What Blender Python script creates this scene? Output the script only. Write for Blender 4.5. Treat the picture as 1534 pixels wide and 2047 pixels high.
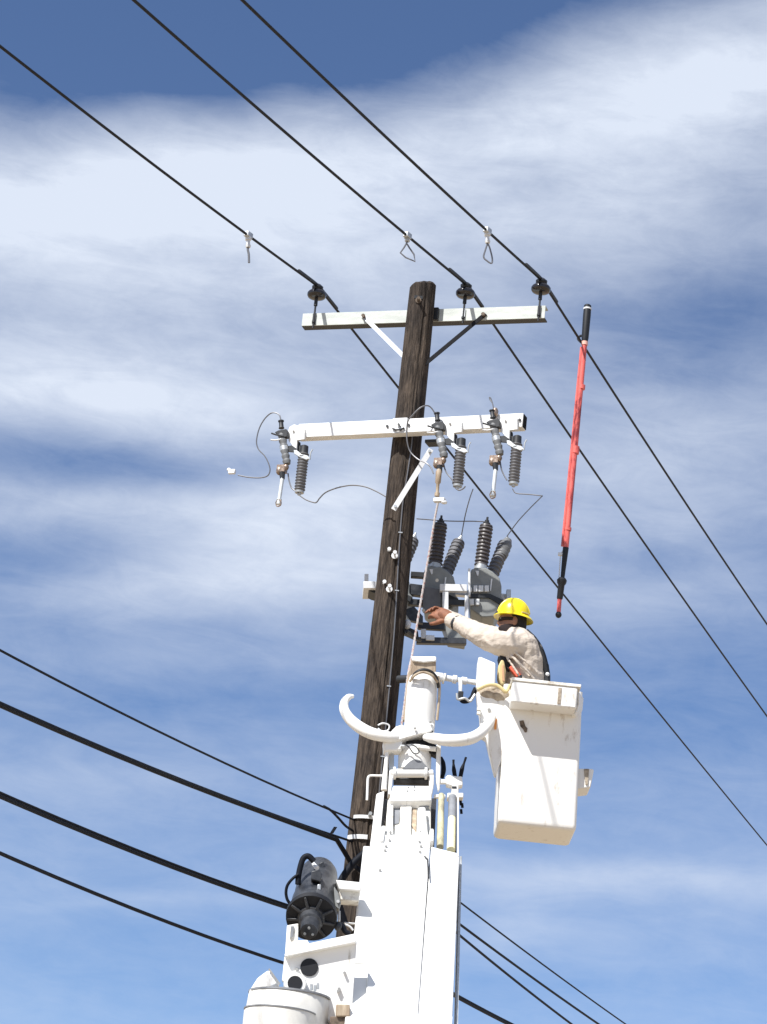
import bpy, bmesh, math, random
from mathutils import Vector as V, Matrix, noise
random.seed(7)
for o in list(bpy.data.objects):
    bpy.data.objects.remove(o)
S = bpy.context.scene
COL = S.collection
PI = math.pi
R = math.radians

# ------------------------------------------------------------------ camera
FPX = 5500.0
CAMPOS = V((0, 0, 1.6))
EL, ROLL = R(20.0), R(6.0)
F_ = V((0, math.cos(EL), math.sin(EL)))
R0 = V((1, 0, 0)); U0 = V((0, -math.sin(EL), math.cos(EL)))
R_ = R0*math.cos(ROLL) + U0*math.sin(ROLL)
U_ = -R0*math.sin(ROLL) + U0*math.cos(ROLL)
cd = bpy.data.cameras.new('camera'); cam = bpy.data.objects.new('camera', cd); COL.objects.link(cam)
cd.sensor_fit = 'HORIZONTAL'; cd.sensor_width = 36.0; cd.lens = 36.0*FPX/1534.0
cd.clip_start = 0.1; cd.clip_end = 3000
cam.matrix_world = Matrix((( R_.x, U_.x, -F_.x, CAMPOS.x), (R_.y, U_.y, -F_.y, CAMPOS.y), (R_.z, U_.z, -F_.z, CAMPOS.z), (0, 0, 0, 1)))
S.camera = cam
S.render.resolution_x, S.render.resolution_y = 767, 1024

# ------------------------------------------------------------------ sun, sky, exposure
SUN_EL, SUN_AZ = R(50), R(44)          # azimuth measured to the left of straight behind the camera
to_sun = V((-math.sin(SUN_AZ)*math.cos(SUN_EL), -math.cos(SUN_AZ)*math.cos(SUN_EL), math.sin(SUN_EL)))
sd = bpy.data.lights.new('sun', 'SUN'); sd.energy = 5.0; sd.angle = R(0.5); sd.color = (1.0, 0.975, 0.93)
so = bpy.data.objects.new('sun', sd); COL.objects.link(so)
so.rotation_euler = to_sun.to_track_quat('Z', 'Y').to_euler(); so.location = (-10, -10, 30)
S.view_settings.view_transform = 'Standard'; S.view_settings.look = 'None'
S.view_settings.exposure = 0.6; S.view_settings.gamma = 1.0
S.view_settings.use_curve_mapping = False

def ray(x, y):
    return F_*FPX + R_*(x-767.0) + U_*(1023.5-y)
def at(x, y, Y):
    """the point of the vertical plane at depth Y (metres north of the camera) that is seen in pixel x, y of the photograph"""
    d = ray(x, y); return CAMPOS + d*(Y/d.y)
def onplane(x, y, O, N):
    d = ray(x, y); return CAMPOS + d*((O-CAMPOS).dot(N)/d.dot(N))
def proj(p):
    q = p-CAMPOS; k = FPX/q.dot(F_); return 767+q.dot(R_)*k, 1023.5-q.dot(U_)*k
def mpp(p):
    return (p-CAMPOS).dot(F_)/FPX

w = bpy.data.worlds.new('World'); S.world = w; w.use_nodes = True
nt = w.node_tree; nt.nodes.clear(); N_ = nt.nodes.new; L_ = nt.links.new
def nmath(op, a, b=None, c=None, clamp=False):
    n = N_('ShaderNodeMath'); n.operation = op; n.use_clamp = clamp
    for i, v in enumerate((a, b, c)):
        if v is None: continue
        if isinstance(v, (int, float)): n.inputs[i].default_value = v
        else: L_(v, n.inputs[i])
    return n.outputs[0]
SKY_STRENGTH = 0.088
tc = N_('ShaderNodeTexCoord'); gen = tc.outputs['Generated']
nrm = N_('ShaderNodeVectorMath'); nrm.operation = 'NORMALIZE'; L_(gen, nrm.inputs[0]); dirv = nrm.outputs[0]
sky = N_('ShaderNodeTexSky'); sky.sky_type = 'NISHITA'; sky.sun_disc = False
sky.sun_elevation = SUN_EL; sky.sun_rotation = math.atan2(to_sun.x, to_sun.y)
sky.altitude = 1900; sky.air_density = 1.0; sky.dust_density = 0.4; sky.ozone_density = 2.0
sep = N_('ShaderNodeSeparateXYZ'); L_(dirv, sep.inputs[0])
KU = math.cos(EL)*FPX
az = nmath('ARCTAN2', sep.outputs[0], sep.outputs[1])
el = nmath('ARCSINE', sep.outputs[2])
def snoise(scale, sx, sy, sz, detail, rough, off=(0, 0, 0), rotz=0.0, dist=0.0):
    m = N_('ShaderNodeMapping'); L_(dirv, m.inputs[0])
    m.inputs['Scale'].default_value = (sx, sy, sz); m.inputs['Location'].default_value = off
    m.inputs['Rotation'].default_value = (0, rotz, 0)
    n = N_('ShaderNodeTexNoise'); n.noise_dimensions = '3D'; L_(m.outputs[0], n.inputs['Vector'])
    n.inputs['Distortion'].default_value = dist; n.inputs['Scale'].default_value = scale; n.inputs['Detail'].default_value = detail; n.inputs['Roughness'].default_value = rough
    return n
warp = snoise(9.0, 1, 1, 1.6, 3, 0.55, (3.1, 0, 0))
wsep = N_('ShaderNodeSeparateColor'); L_(warp.outputs['Color'], wsep.inputs[0])
Uc = nmath('ADD', nmath('MULTIPLY', az, KU), nmath('MULTIPLY', nmath('SUBTRACT', wsep.outputs[0], 0.5), 260))
Vc = nmath('ADD', nmath('MULTIPLY', el, FPX), nmath('MULTIPLY', nmath('SUBTRACT', wsep.outputs[1], 0.5), 120))
uv = N_('ShaderNodeCombineXYZ'); L_(Uc, uv.inputs[0]); L_(Vc, uv.inputs[1])
def uvof(x, y):
    d = ray(x, y).normalized(); return math.atan2(d.x, d.y)*KU, math.asin(d.z)*FPX
# cloud banks: centre in the sky, half length, half thickness, tilt (degrees, rising to the right), weight
BANKS = [
 (150, 360, 520, 95, 4, .50), (620, 330, 420, 90, 9, .42), (1080, 270, 420, 105, 10, .38), (1450, 130, 300, 130, 14, .50),
 (60, 470, 420, 110, 0, .22), (330, 600, 300, 120, -8, .26), (60, 745, 300, 90, 2, .46), (360, 800, 260, 70, 0, .36),
 (640, 520, 240, 110, -20, .16), (950, 450, 420, 60, 6, .20), (1250, 380, 380, 60, 8, .18), (1300, 910, 340, 110, 5, .30), (1020, 700, 240, 90, 0, .20),
 (500, 1090, 240, 110, 8, .42), (690, 1010, 160, 160, 20, .24), (600, 1180, 330, 50, 2, .20), (150, 1010, 380, 30, 4, .16),
 (1250, 1210, 420, 40, 3, .16), (1300, 1050, 340, 45, 4, .16), (1260, 1760, 480, 34, -2, .26), (1000, 1850, 260, 45, 0, .14),
 (620, 880, 200, 80, 0, .16), (250, 1560, 420, 40, -3, .10), (550, 1330, 420, 40, 2, .12), (200, 1810, 200, 16, 4, .10),
 (380, 30, 900, 150, 4, -.22), (1130, 640, 200, 55, 8, -.16), (1420, 650, 260, 75, 10, -.19), (1350, 480, 350, 80, 6, .17), (700, -60, 1000, 110, 3, -.3), (767, 1750, 1300, 420, 0, .07), (1250, 1765, 420, 26, -2, .12), (1060, 1850, 60, 60, 30, .08), (80, 420, 420, 90, 2, .12), (1440, 150, 240, 110, 12, .10), (1150, 1130, 420, 160, 0, .08), (100, 1010, 500, 60, 2, .08), (250, 925, 460, 40, 2, -.17), (480, 1090, 420, 130, 4, .14),
 (160, 1100, 260, 40, 0, -.18), (420, 1400, 520, 60, 2, -.10), (1280, 1420, 480, 120, 0, -.10), (300, 130, 600, 90, 6, -.2), (300, 1940, 600, 130, 0, -.12),
 (1350, 1960, 600, 110, 0, -.06),
 (780, 640, 1000, 420, 0, .17), (60, 400, 500, 70, 2, .14), (1500, 230, 260, 110, 10, .16), (60, 800, 380, 50, 0, .12), (800, 560, 300, 80, 0, .08),
]
acc = None
for (bx_, by_, a_, b_, t_, w_) in BANKS:
    u0, v0 = uvof(bx_, by_)
    m = N_('ShaderNodeMapping'); m.vector_type = 'TEXTURE'; L_(uv.outputs[0], m.inputs[0])
    m.inputs['Location'].default_value = (u0, v0, 0); m.inputs['Rotation'].default_value = (0, 0, R(t_)+ROLL)
    m.inputs['Scale'].default_value = (a_, b_, 1.0)
    d = N_('ShaderNodeVectorMath'); d.operation = 'DOT_PRODUCT'; L_(m.outputs[0], d.inputs[0]); L_(m.outputs[0], d.inputs[1])
    g = nmath('EXPONENT', nmath('MULTIPLY', d.outputs['Value'], -0.8))
    acc = nmath('MULTIPLY', g, w_) if acc is None else nmath('MULTIPLY_ADD', g, w_, acc)
n1 = snoise(13.0, 1, 1, 4.0, 8, 0.62, (0, 0, 0), R(-7), 0.5).outputs['Fac']      # long streaks
n2 = snoise(26.0, 1, 1, 3.6, 9, 0.66, (5, 2, 0), R(-13), 1.0).outputs['Fac']     # fibres
n4 = snoise(34.0, 1, 1, 1.4, 8, 0.66, (2, 9, 4), R(8), 0.6).outputs['Fac']       # torn edges
n3 = snoise(3.0, 1, 1, 3.0, 3, 0.5, (1, 7, 0)).outputs['Fac']
wisps = nmath('ADD', nmath('ADD', nmath('MULTIPLY', nmath('SUBTRACT', n1, 0.5), 0.75), nmath('MULTIPLY', nmath('SUBTRACT', n2, 0.5), 0.52)), nmath('MULTIPLY', nmath('SUBTRACT', n4, 0.5), 0.4))
dens = nmath('ADD', nmath('ADD', acc, 0.125), nmath('MULTIPLY', wisps, nmath('MULTIPLY_ADD', acc, 0.6, 0.45)))
gu, gv_ = uvof(767, 1023)
md = N_('ShaderNodeMapping'); md.vector_type = 'TEXTURE'; L_(uv.outputs[0], md.inputs[0])
md.inputs['Location'].default_value = (gu, gv_, 0); md.inputs['Scale'].default_value = (1500, 1700, 1.0)
dd_ = N_('ShaderNodeVectorMath'); dd_.operation = 'DOT_PRODUCT'; L_(md.outputs[0], dd_.inputs[0]); L_(md.outputs[0], dd_.inputs[1])
beyond = nmath('SUBTRACT', 1.0, nmath('EXPONENT', nmath('MULTIPLY', nmath('MULTIPLY', dd_.outputs['Value'], dd_.outputs['Value']), -0.7)))
dens = nmath('MULTIPLY_ADD', nmath('MULTIPLY', nmath('SUBTRACT', n3, 0.36), 1.6), beyond, dens)
dens = nmath('MINIMUM', nmath('MAXIMUM', dens, 0.0), 0.97)
tint = N_('ShaderNodeMix'); tint.data_type = 'RGBA'; tint.blend_type = 'MULTIPLY'; tint.inputs['Factor'].default_value = 1.0
L_(sky.outputs[0], tint.inputs['A']); tint.inputs['B'].default_value = (0.79, 0.86, 0.99, 1)
mixc = N_('ShaderNodeMix'); mixc.data_type = 'RGBA'; L_(dens, mixc.inputs['Factor'])
L_(tint.outputs['Result'], mixc.inputs['A'])
CLOUD = (5.7, 6.25, 7.25, 1)
mixc.inputs['B'].default_value = CLOUD
bg = N_('ShaderNodeBackground'); L_(mixc.outputs['Result'], bg.inputs[0]); bg.inputs[1].default_value = SKY_STRENGTH
wo = N_('ShaderNodeOutputWorld'); L_(bg.outputs[0], wo.inputs[0])

# ------------------------------------------------------------------ materials
def mat(name, col, rough=0.6, metal=0.0, var=0.0, vscale=8.0, stretch=(1, 1, 1), bump=0.0, bscale=40.0, col2=None, spec=0.4, thr=(0.35, 0.7), coord='Object'):
    m = bpy.data.materials.new(name); m.use_nodes = True; t = m.node_tree; b = t.nodes['Principled BSDF']
    b.inputs['Roughness'].default_value = rough; b.inputs['Metallic'].default_value = metal
    b.inputs['Specular IOR Level'].default_value = spec
    b.inputs['Base Color'].default_value = (*col, 1)
    tcn = t.nodes.new('ShaderNodeTexCoord'); mp = t.nodes.new('ShaderNodeMapping'); mp.inputs['Scale'].default_value = stretch
    t.links.new(tcn.outputs[coord], mp.inputs[0])
    if var or col2:
        n = t.nodes.new('ShaderNodeTexNoise'); n.inputs['Scale'].default_value = vscale; n.inputs['Detail'].default_value = 6; n.inputs['Roughness'].default_value = 0.65
        t.links.new(mp.outputs[0], n.inputs['Vector'])
        cr = t.nodes.new('ShaderNodeValToRGB'); cr.color_ramp.elements[0].position = thr[0]; cr.color_ramp.elements[1].position = thr[1]
        c2 = col2 if col2 else tuple(c*(1-var) for c in col)
        cr.color_ramp.elements[0].color = (*c2, 1); cr.color_ramp.elements[1].color = (*col, 1)
        t.links.new(n.outputs['Fac'], cr.inputs[0]); t.links.new(cr.outputs[0], b.inputs['Base Color'])
    if bump:
        n = t.nodes.new('ShaderNodeTexNoise'); n.inputs['Scale'].default_value = bscale; n.inputs['Detail'].default_value = 5
        t.links.new(mp.outputs[0], n.inputs['Vector'])
        bp = t.nodes.new('ShaderNodeBump'); bp.inputs['Strength'].default_value = bump; bp.inputs['Distance'].default_value = 0.02
        t.links.new(n.outputs['Fac'], bp.inputs['Height']); t.links.new(bp.outputs[0], b.inputs['Normal'])
    return m
M = dict(
 wood=mat('creosoted_wood', (0.100, 0.081, 0.068), 0.85, col2=(0.023, 0.019, 0.017), vscale=12, stretch=(6, 6, 0.5), bump=0.9, bscale=22, spec=0.15, thr=(0.36, 0.72)),
 white=mat('white_boom_paint', (0.80, 0.795, 0.77), 0.38, col2=(0.46, 0.43, 0.37), vscale=5, stretch=(3, .8, .8), thr=(0.27, 0.40)),
 white2=mat('dirty_white_paint', (0.78, 0.765, 0.71), 0.5, col2=(0.36, 0.31, 0.24), vscale=11, thr=(0.34, 0.52)),
 drum=mat('drum_paint', (0.70, 0.685, 0.64), 0.5, var=0.22, vscale=5, thr=(0.3, 0.6)),
 bucket=mat('bucket_fibreglass', (0.80, 0.79, 0.76), 0.42, col2=(0.52, 0.47, 0.41), vscale=6, stretch=(2, 2, .8), thr=(0.28, 0.42), bump=0.05, bscale=30),
 galv=mat('galvanised_steel', (0.56, 0.58, 0.59), 0.42, metal=0.55, var=0.3, vscale=14),
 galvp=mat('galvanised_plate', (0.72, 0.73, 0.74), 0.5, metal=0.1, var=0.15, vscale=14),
 oldgalv=mat('weathered_crossarm', (0.54, 0.57, 0.54), 0.7, col2=(0.40, 0.425, 0.40), vscale=9, stretch=(.6, .6, 2), thr=(0.3, 0.62)),
 armw=mat('white_crossarm', (0.80, 0.80, 0.79), 0.5, var=0.12, vscale=7),
 shade_dark=mat('shade_dark_steel', (0.022, 0.022, 0.024), 0.95, var=0.3, spec=0.04),  # near-black, shade of the turned-away brace and hollow arm end put into colour
 dark=mat('dark_steel', (0.028, 0.030, 0.034), 0.5, var=0.4),
 rust=mat('rusty_steel', (0.20, 0.15, 0.11), 0.75, col2=(0.06, 0.045, 0.035), vscale=25),
 porc=mat('dark_glazed_porcelain', (0.016, 0.013, 0.014), 0.18, var=0.3, spec=0.6),
 poly=mat('grey_polymer', (0.15, 0.15, 0.16), 0.5, var=0.25, vscale=20),
 polyl=mat('light_grey_polymer', (0.17, 0.175, 0.18), 0.5, var=0.3, vscale=25),
 brownp=mat('brown_grey_porcelain', (0.080, 0.072, 0.074), 0.4, var=0.3, vscale=20),
 tank=mat('grey_tank_paint', (0.25, 0.26, 0.255), 0.5, var=0.25, vscale=10),
 rubber=mat('black_rubber', (0.012, 0.013, 0.016), 0.5, var=0.3, vscale=30),
 wire=mat('weathered_conductor', (0.022, 0.022, 0.024), 0.65, var=0.3, vscale=40, spec=0.15),
 copper=mat('tinned_lead', (0.16, 0.16, 0.17), 0.45, metal=0.5),
 cable=mat('black_cable_sheath', (0.006, 0.008, 0.014), 0.65, var=0.2, vscale=30, spec=0.15),
 brass=mat('tarnished_brass', (0.42, 0.33, 0.26), 0.4, metal=0.7, col2=(0.16, 0.11, 0.085), vscale=60),
 silver=mat('fibre_tube', (0.60, 0.63, 0.64), 0.35, metal=0.25),
 red=mat('red_fibreglass', (0.68, 0.135, 0.115), 0.35, col2=(0.20, 0.03, 0.035), vscale=9, stretch=(1.5, 1.5, .45), thr=(0.40, 0.53)),
 pink=mat('pale_red_band', (0.75, 0.40, 0.33), 0.5),
 yellow=mat('yellow_helmet', (0.86, 0.68, 0.012), 0.3, spec=0.5, var=0.08, vscale=20),
 cream=mat('cream_shirt', (0.56, 0.49, 0.42), 0.9, var=0.14, vscale=6, bump=0.55, bscale=14, stretch=(1, 1, 1.6), spec=0.1),
 denim=mat('dark_trousers', (0.05, 0.06, 0.09), 0.9),
 skin=mat('skin', (0.27, 0.135, 0.085), 0.55),
 cloth_d=mat('dark_balaclava', (0.022, 0.014, 0.014), 0.9),
 hair=mat('dark_hair', (0.012, 0.009, 0.008), 0.8),
 eyew=mat('eye_white', (0.6, 0.58, 0.55), 0.3),
 lip=mat('lips', (0.24, 0.09, 0.07), 0.5),
 glove=mat('leather_glove', (0.29, 0.12, 0.062), 0.7, col2=(0.15, 0.06, 0.035), vscale=30),
 gtan=mat('tan_leather', (0.48, 0.28, 0.16), 0.7),
 strap=mat('black_webbing', (0.012, 0.013, 0.016), 0.7),
 strapy=mat('yellow_strap', (0.55, 0.44, 0.22), 0.75),
 orange=mat('orange_webbing', (0.58, 0.105, 0.055), 0.65),
 canvas=mat('beige_canvas', (0.50, 0.44, 0.35), 0.9, col2=(0.22, 0.17, 0.13), vscale=18, bump=0.5),
 rope=mat('rope', (0.40, 0.37, 0.36), 0.9, col2=(0.34, 0.17, 0.15), vscale=55, thr=(0.40, 0.46)),
 tan=mat('tan_fibreglass', (0.50, 0.42, 0.31), 0.6, col2=(0.26, 0.19, 0.13), vscale=8, stretch=(3, 3, .6)),
 yel=mat('pale_yellow_rod', (0.76, 0.72, 0.46), 0.5, var=0.12, vscale=6, thr=(0.2, 0.5)),
 yelg=mat('grimy_yellow_rod', (0.66, 0.62, 0.40), 0.5, col2=(0.30, 0.28, 0.2), vscale=6, stretch=(2, 2, .4)),
 grey=mat('grey_paint_and_shade', (0.25, 0.26, 0.28), 0.5, var=0.3),  # grey parts, and the shading painted on the neck
 orang=mat('orange_reflector', (0.75, 0.30, 0.07), 0.4),
 blk=mat('black_paint', (0.007, 0.008, 0.012), 0.6, var=0.3, vscale=15),
 blk2=mat('motor_grey_paint', (0.050, 0.053, 0.060), 0.40, col2=(0.014, 0.016, 0.021), vscale=11, thr=(0.38, 0.6)),
 ground=mat('dusty_ground', (0.40, 0.32, 0.22), 0.95, col2=(0.28, 0.22, 0.155), vscale=0.6, bump=0.4, bscale=6, spec=0.1),
)

t_ = M['wood'].node_tree; b_w = t_.nodes['Principled BSDF']; src = b_w.inputs['Base Color'].links[0].from_socket
tcw = t_.nodes.new('ShaderNodeTexCoord'); mw = t_.nodes.new('ShaderNodeMapping'); mw.inputs['Scale'].default_value = (3.5, 3.5, 1.1); t_.links.new(tcw.outputs['Object'], mw.inputs[0])
nw = t_.nodes.new('ShaderNodeTexNoise'); nw.inputs['Scale'].default_value = 2.2; nw.inputs['Detail'].default_value = 5; nw.inputs['Roughness'].default_value = .7; t_.links.new(mw.outputs[0], nw.inputs['Vector'])
cw = t_.nodes.new('ShaderNodeValToRGB'); cw.color_ramp.elements[0].position = .36; cw.color_ramp.elements[0].color = (.6, .6, .62, 1); cw.color_ramp.elements[1].position = .68; cw.color_ramp.elements[1].color = (1.5, 1.42, 1.3, 1)
t_.links.new(nw.outputs['Fac'], cw.inputs[0])
mxw = t_.nodes.new('ShaderNodeMix'); mxw.data_type = 'RGBA'; mxw.blend_type = 'MULTIPLY'; mxw.inputs['Factor'].default_value = 1
t_.links.new(src, mxw.inputs['A']); t_.links.new(cw.outputs[0], mxw.inputs['B'])
vw = t_.nodes.new('ShaderNodeTexVoronoi'); vw.inputs['Scale'].default_value = 3.2; mv = t_.nodes.new('ShaderNodeMapping'); mv.inputs['Scale'].default_value = (2.2, 2.2, .75); t_.links.new(tcw.outputs['Object'], mv.inputs[0]); t_.links.new(mv.outputs[0], vw.inputs['Vector'])
kw_ = t_.nodes.new('ShaderNodeValToRGB'); kw_.color_ramp.elements[0].position = .05; kw_.color_ramp.elements[0].color = (.25, .22, .2, 1); kw_.color_ramp.elements[1].position = .12; kw_.color_ramp.elements[1].color = (1, 1, 1, 1)
t_.links.new(vw.outputs['Distance'], kw_.inputs[0])
mk = t_.nodes.new('ShaderNodeMix'); mk.data_type = 'RGBA'; mk.blend_type = 'MULTIPLY'; mk.inputs['Factor'].default_value = 1
t_.links.new(mxw.outputs['Result'], mk.inputs['A']); t_.links.new(kw_.outputs[0], mk.inputs['B']); t_.links.new(mk.outputs['Result'], b_w.inputs['Base Color'])

# ------------------------------------------------------------------ mesh helpers
WLOC = {}
def obj(name, bm, material, parent=None, base=None, bevel=0.0, smooth=True, angle=38, mods=None):
    bmesh.ops.recalc_face_normals(bm, faces=bm.faces[:])
    if parent is not None: o_ = WLOC[parent.name]
    else:
        if base is None:
            zs = min(v.co.z for v in bm.verts); c = V((0, 0, 0))
            for v in bm.verts: c += v.co
            c /= len(bm.verts); base = V((c.x, c.y, zs))
        o_ = base
    for v in bm.verts: v.co -= o_
    me = bpy.data.meshes.new(name); bm.to_mesh(me); bm.free()
    if smooth:
        for p in me.polygons: p.use_smooth = True
        me.set_sharp_from_angle(angle=R(angle))
    me.materials.append(M[material])
    o = bpy.data.objects.new(name, me); COL.objects.link(o)
    if parent is not None: o.parent = parent
    else: o.location = o_
    WLOC[o.name] = o_.copy()
    if bevel:
        m = o.modifiers.new('edge', 'BEVEL'); m.width = bevel; m.segments = 2; m.limit_method = 'ANGLE'; m.angle_limit = R(40)
    for (k, kw) in (mods or []):
        m = o.modifiers.new(k.lower(), k)
        for a, b in kw.items(): setattr(m, a, b)
    return o
def tag(o, label, cat, group=None, kind=None):
    o['label'] = label
    if cat: o['category'] = cat
    if group: o['group'] = group
    if kind: o['kind'] = kind
    return o
def thing(name, label, cat, loc, group=None):
    o = bpy.data.objects.new(name, None); COL.objects.link(o); o.empty_display_size = 0.1
    o.location = loc; WLOC[o.name] = V(loc)
    return tag(o, label, cat, group)
def copy_tree(o, delta, parent=None):
    c = o.copy(); COL.objects.link(c)
    if parent is not None: c.parent = parent
    else: c.location = o.location + delta
    WLOC[c.name] = WLOC[o.name] + delta
    for ch in [x for x in o.children]: copy_tree(ch, delta, c)
    return c
def NB(): return bmesh.new()
def prism(bm, pts, vec):
    """closed solid from a polygon of 3D points pushed along vec"""
    a = [bm.verts.new(p) for p in pts]; b = [bm.verts.new(V(p)+vec) for p in pts]; n = len(pts)
    bm.faces.new(a); bm.faces.new(b[::-1])
    for i in range(n): bm.faces.new((a[i], b[i], b[(i+1) % n], a[(i+1) % n]))
    return bm
def box(bm, c, ex, ey, ez):
    """box about c with half-axis vectors"""
    q = [c+ex*sx+ey*sy-ez for sx, sy in ((-1, -1), (1, -1), (1, 1), (-1, 1))]
    return prism(bm, q, ez*2)
def frame(t):
    t = t.normalized(); a = V((0, 0, 1)) if abs(t.z) < 0.9 else V((0, 1, 0))
    x = t.cross(a).normalized(); return x, t.cross(x).normalized()
def tube(bm, pts, rad, seg=10, cap=True, sq=1.0):
    pts = [V(p) for p in pts]; n = len(pts)
    rads = rad if isinstance(rad, (list, tuple)) else [rad]*n
    rings = []; px_ = None
    for i, p in enumerate(pts):
        t = (pts[min(i+1, n-1)]-pts[max(i-1, 0)]).normalized()
        if px_ is None: px_, py_ = frame(t)
        else:
            px_ = (px_-t*px_.dot(t)).normalized(); py_ = t.cross(px_)
        rings.append([bm.verts.new(p+px_*math.cos(2*PI*k/seg)*rads[i]+py_*math.sin(2*PI*k/seg)*rads[i]*sq) for k in range(seg)])
    for i in range(n-1):
        for k in range(seg):
            bm.faces.new((rings[i][k], rings[i][(k+1) % seg], rings[i+1][(k+1) % seg], rings[i+1][k]))
    if cap: bm.faces.new(rings[0][::-1]); bm.faces.new(rings[-1])
    return bm
def curve(pts, n=8):
    """Catmull-Rom through the points"""
    P = [V(p) for p in pts]; P = [P[0]*2-P[1]]+P+[P[-1]*2-P[-2]]; out = []
    for i in range(1, len(P)-2):
        for k in range(n):
            t = k/n; a, b, c, d = P[i-1:i+3]
            out.append(0.5*((2*b)+(c-a)*t+(2*a-5*b+4*c-d)*t*t+(3*b-a-3*c+d)*t**3))
    out.append(P[-2]); return out
def lerpl(v, n):
    """a list of radii resampled to n"""
    out = []
    for i in range(n):
        f = i*(len(v)-1)/(n-1); k = min(int(f), len(v)-2); out.append(v[k]+(v[k+1]-v[k])*(f-k))
    return out
def lathe(bm, a, b, prof, seg=20):
    """profile of (t along a-b, radius) turned about the axis a-b"""
    a, b = V(a), V(b); x, y = frame(b-a); rings = []
    for t, r in prof:
        c = a+(b-a)*t
        rings.append([bm.verts.new(c+x*math.cos(2*PI*k/seg)*r+y*math.sin(2*PI*k/seg)*r) for k in range(seg)])
    for i in range(len(rings)-1):
        for k in range(seg):
            bm.faces.new((rings[i][k], rings[i][(k+1) % seg], rings[i+1][(k+1) % seg], rings[i+1][k]))
    bm.faces.new(rings[0][::-1]); bm.faces.new(rings[-1]); return bm
def cyl(bm, a, b, r, seg=16): return lathe(bm, a, b, [(0, r), (1, r)], seg)
def sheds(core, rim, n, t0=0.0, t1=1.0):
    """profile of an insulator with n sheds"""
    p = [(t0, core)]; d = (t1-t0)/n
    for i in range(n):
        s = t0+i*d
        p += [(s+d*.15, core), (s+d*.28, rim*.97), (s+d*.42, rim), (s+d*.80, core*1.05)]
    p += [(t1, core)]; return p
def ball(bm, c, rx, ry=None, rz=None, seg=14, rows=9, mx=None):
    ry = ry or rx; rz = rz or rx; mx = mx or Matrix.Identity(3)
    top = bm.verts.new(c+mx @ V((0, 0, rz))); bot = bm.verts.new(c-mx @ V((0, 0, rz))); rings = []
    for i in range(1, rows):
        f = PI*i/rows
        rings.append([bm.verts.new(c+mx @ V((math.sin(f)*math.cos(2*PI*k/seg)*rx, math.sin(f)*math.sin(2*PI*k/seg)*ry, math.cos(f)*rz))) for k in range(seg)])
    for k in range(seg):
        bm.faces.new((top, rings[0][k], rings[0][(k+1) % seg])); bm.faces.new((bot, rings[-1][(k+1) % seg], rings[-1][k]))
    for i in range(len(rings)-1):
        for k in range(seg): bm.faces.new((rings[i][k], rings[i+1][k], rings[i+1][(k+1) % seg], rings[i][(k+1) % seg]))
    return bm
def flat(poly, Y, th, **kw):
    """solid plate standing in the vertical plane Y, th metres deep"""
    return prism(NB(), [at(x, y, Y) for x, y in poly], V((0, th, 0)))
def rect(x0, y0, x1, y1): return [(x0, y0), (x1, y0), (x1, y1), (x0, y1)]
UP = V((0, 0, 1))

# ------------------------------------------------------------------ ground
bm = NB(); n = 24
gv = [[bm.verts.new((-600+1200*i/n, -600+1200*j/n, 0)) for j in range(n+1)] for i in range(n+1)]
for i in range(n):
    for j in range(n): bm.faces.new((gv[i][j], gv[i+1][j], gv[i+1][j+1], gv[i][j+1]))
g = obj('ground', bm, 'ground', base=V((0, 0, 0)), smooth=False); g['kind'] = 'structure'; g['label'] = 'dusty pale ground below the pole'

# ------------------------------------------------------------------ pole
YP = 20.5
pc = at(771, 1300, YP); PX = pc.x
ztop = at(843, 572, YP).z
def prad(z): return 0.106 + (ztop-z)*0.0083
def axis(z): return V((PX, YP, z))
def zat(y):                       # height of the pole axis where it crosses picture row y
    lo, hi = 0.0, 14.0
    for _ in range(40):
        m = (lo+hi)/2
        if proj(axis(m))[1] > y: lo = m
        else: hi = m
    return lo
AL, AF = R(22), R(19)             # bearing of the line: towards and away from the camera
D = V((math.sin(R(18.7)), math.cos(R(18.7)), 0))
DN = V((math.sin(AL), math.cos(AL), 0)); DF = V((math.sin(AF), math.cos(AF), 0))
AR = V((math.cos(R(18.7)), -math.sin(R(18.7)), 0))        # along the upper crossarm

pole = thing('utility_pole', 'tall dark brown weathered wooden pole carrying both crossarms', 'utility pole', (PX, YP, 0))
bm = NB(); seg = 64; rows = 150; rings = []
cracks = [(random.uniform(0, 2*PI), random.uniform(1, ztop), random.uniform(0.8, 3.5), random.uniform(.004, .012), random.uniform(.03, .06)) for _ in range(70)]
cracks += [(-PI/2+.15, 8.2, 4.5, .016, .05), (-PI/2-.35, 9.6, 2.6, .012, .045), (-PI/2+.55, 7.2, 3.5, .015, .05), (-PI/2+.3, 10.6, 1.2, .014, .05)]
for j in range(rows+1):
    z = ztop*j/rows; r0 = prad(z); row = []
    for k in range(seg):
        a = 2*PI*k/seg
        r = r0*(1+0.02*noise.noise(V((math.cos(a)*1.5, math.sin(a)*1.5, z*.5)))) + 0.004*noise.noise(V((math.cos(a)*9, math.sin(a)*9, z*.8)))
        for (ca, cz, cl, cdp, cw) in cracks:
            dz = abs(z-cz)/cl
            if dz < .5:
                da = abs((a-ca+noise.noise(V((z*1.3, ca, 0)))*.12+PI) % (2*PI)-PI)
                if da < cw*1.6: r -= cdp*(1-da/(cw*1.6))*(1-4*dz*dz)
        zz = z
        if j == rows: zz += 0.022*math.sin(a*1+1.0)+0.012*noise.noise(V((math.cos(a)*2, math.sin(a)*2, 5)))
        row.append(bm.verts.new((PX+math.cos(a)*r, YP+math.sin(a)*r, zz)))
    rings.append(row)
for j in range(rows):
    for k in range(seg): bm.faces.new((rings[j][k], rings[j][(k+1) % seg], rings[j+1][(k+1) % seg], rings[j+1][k]))
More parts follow.
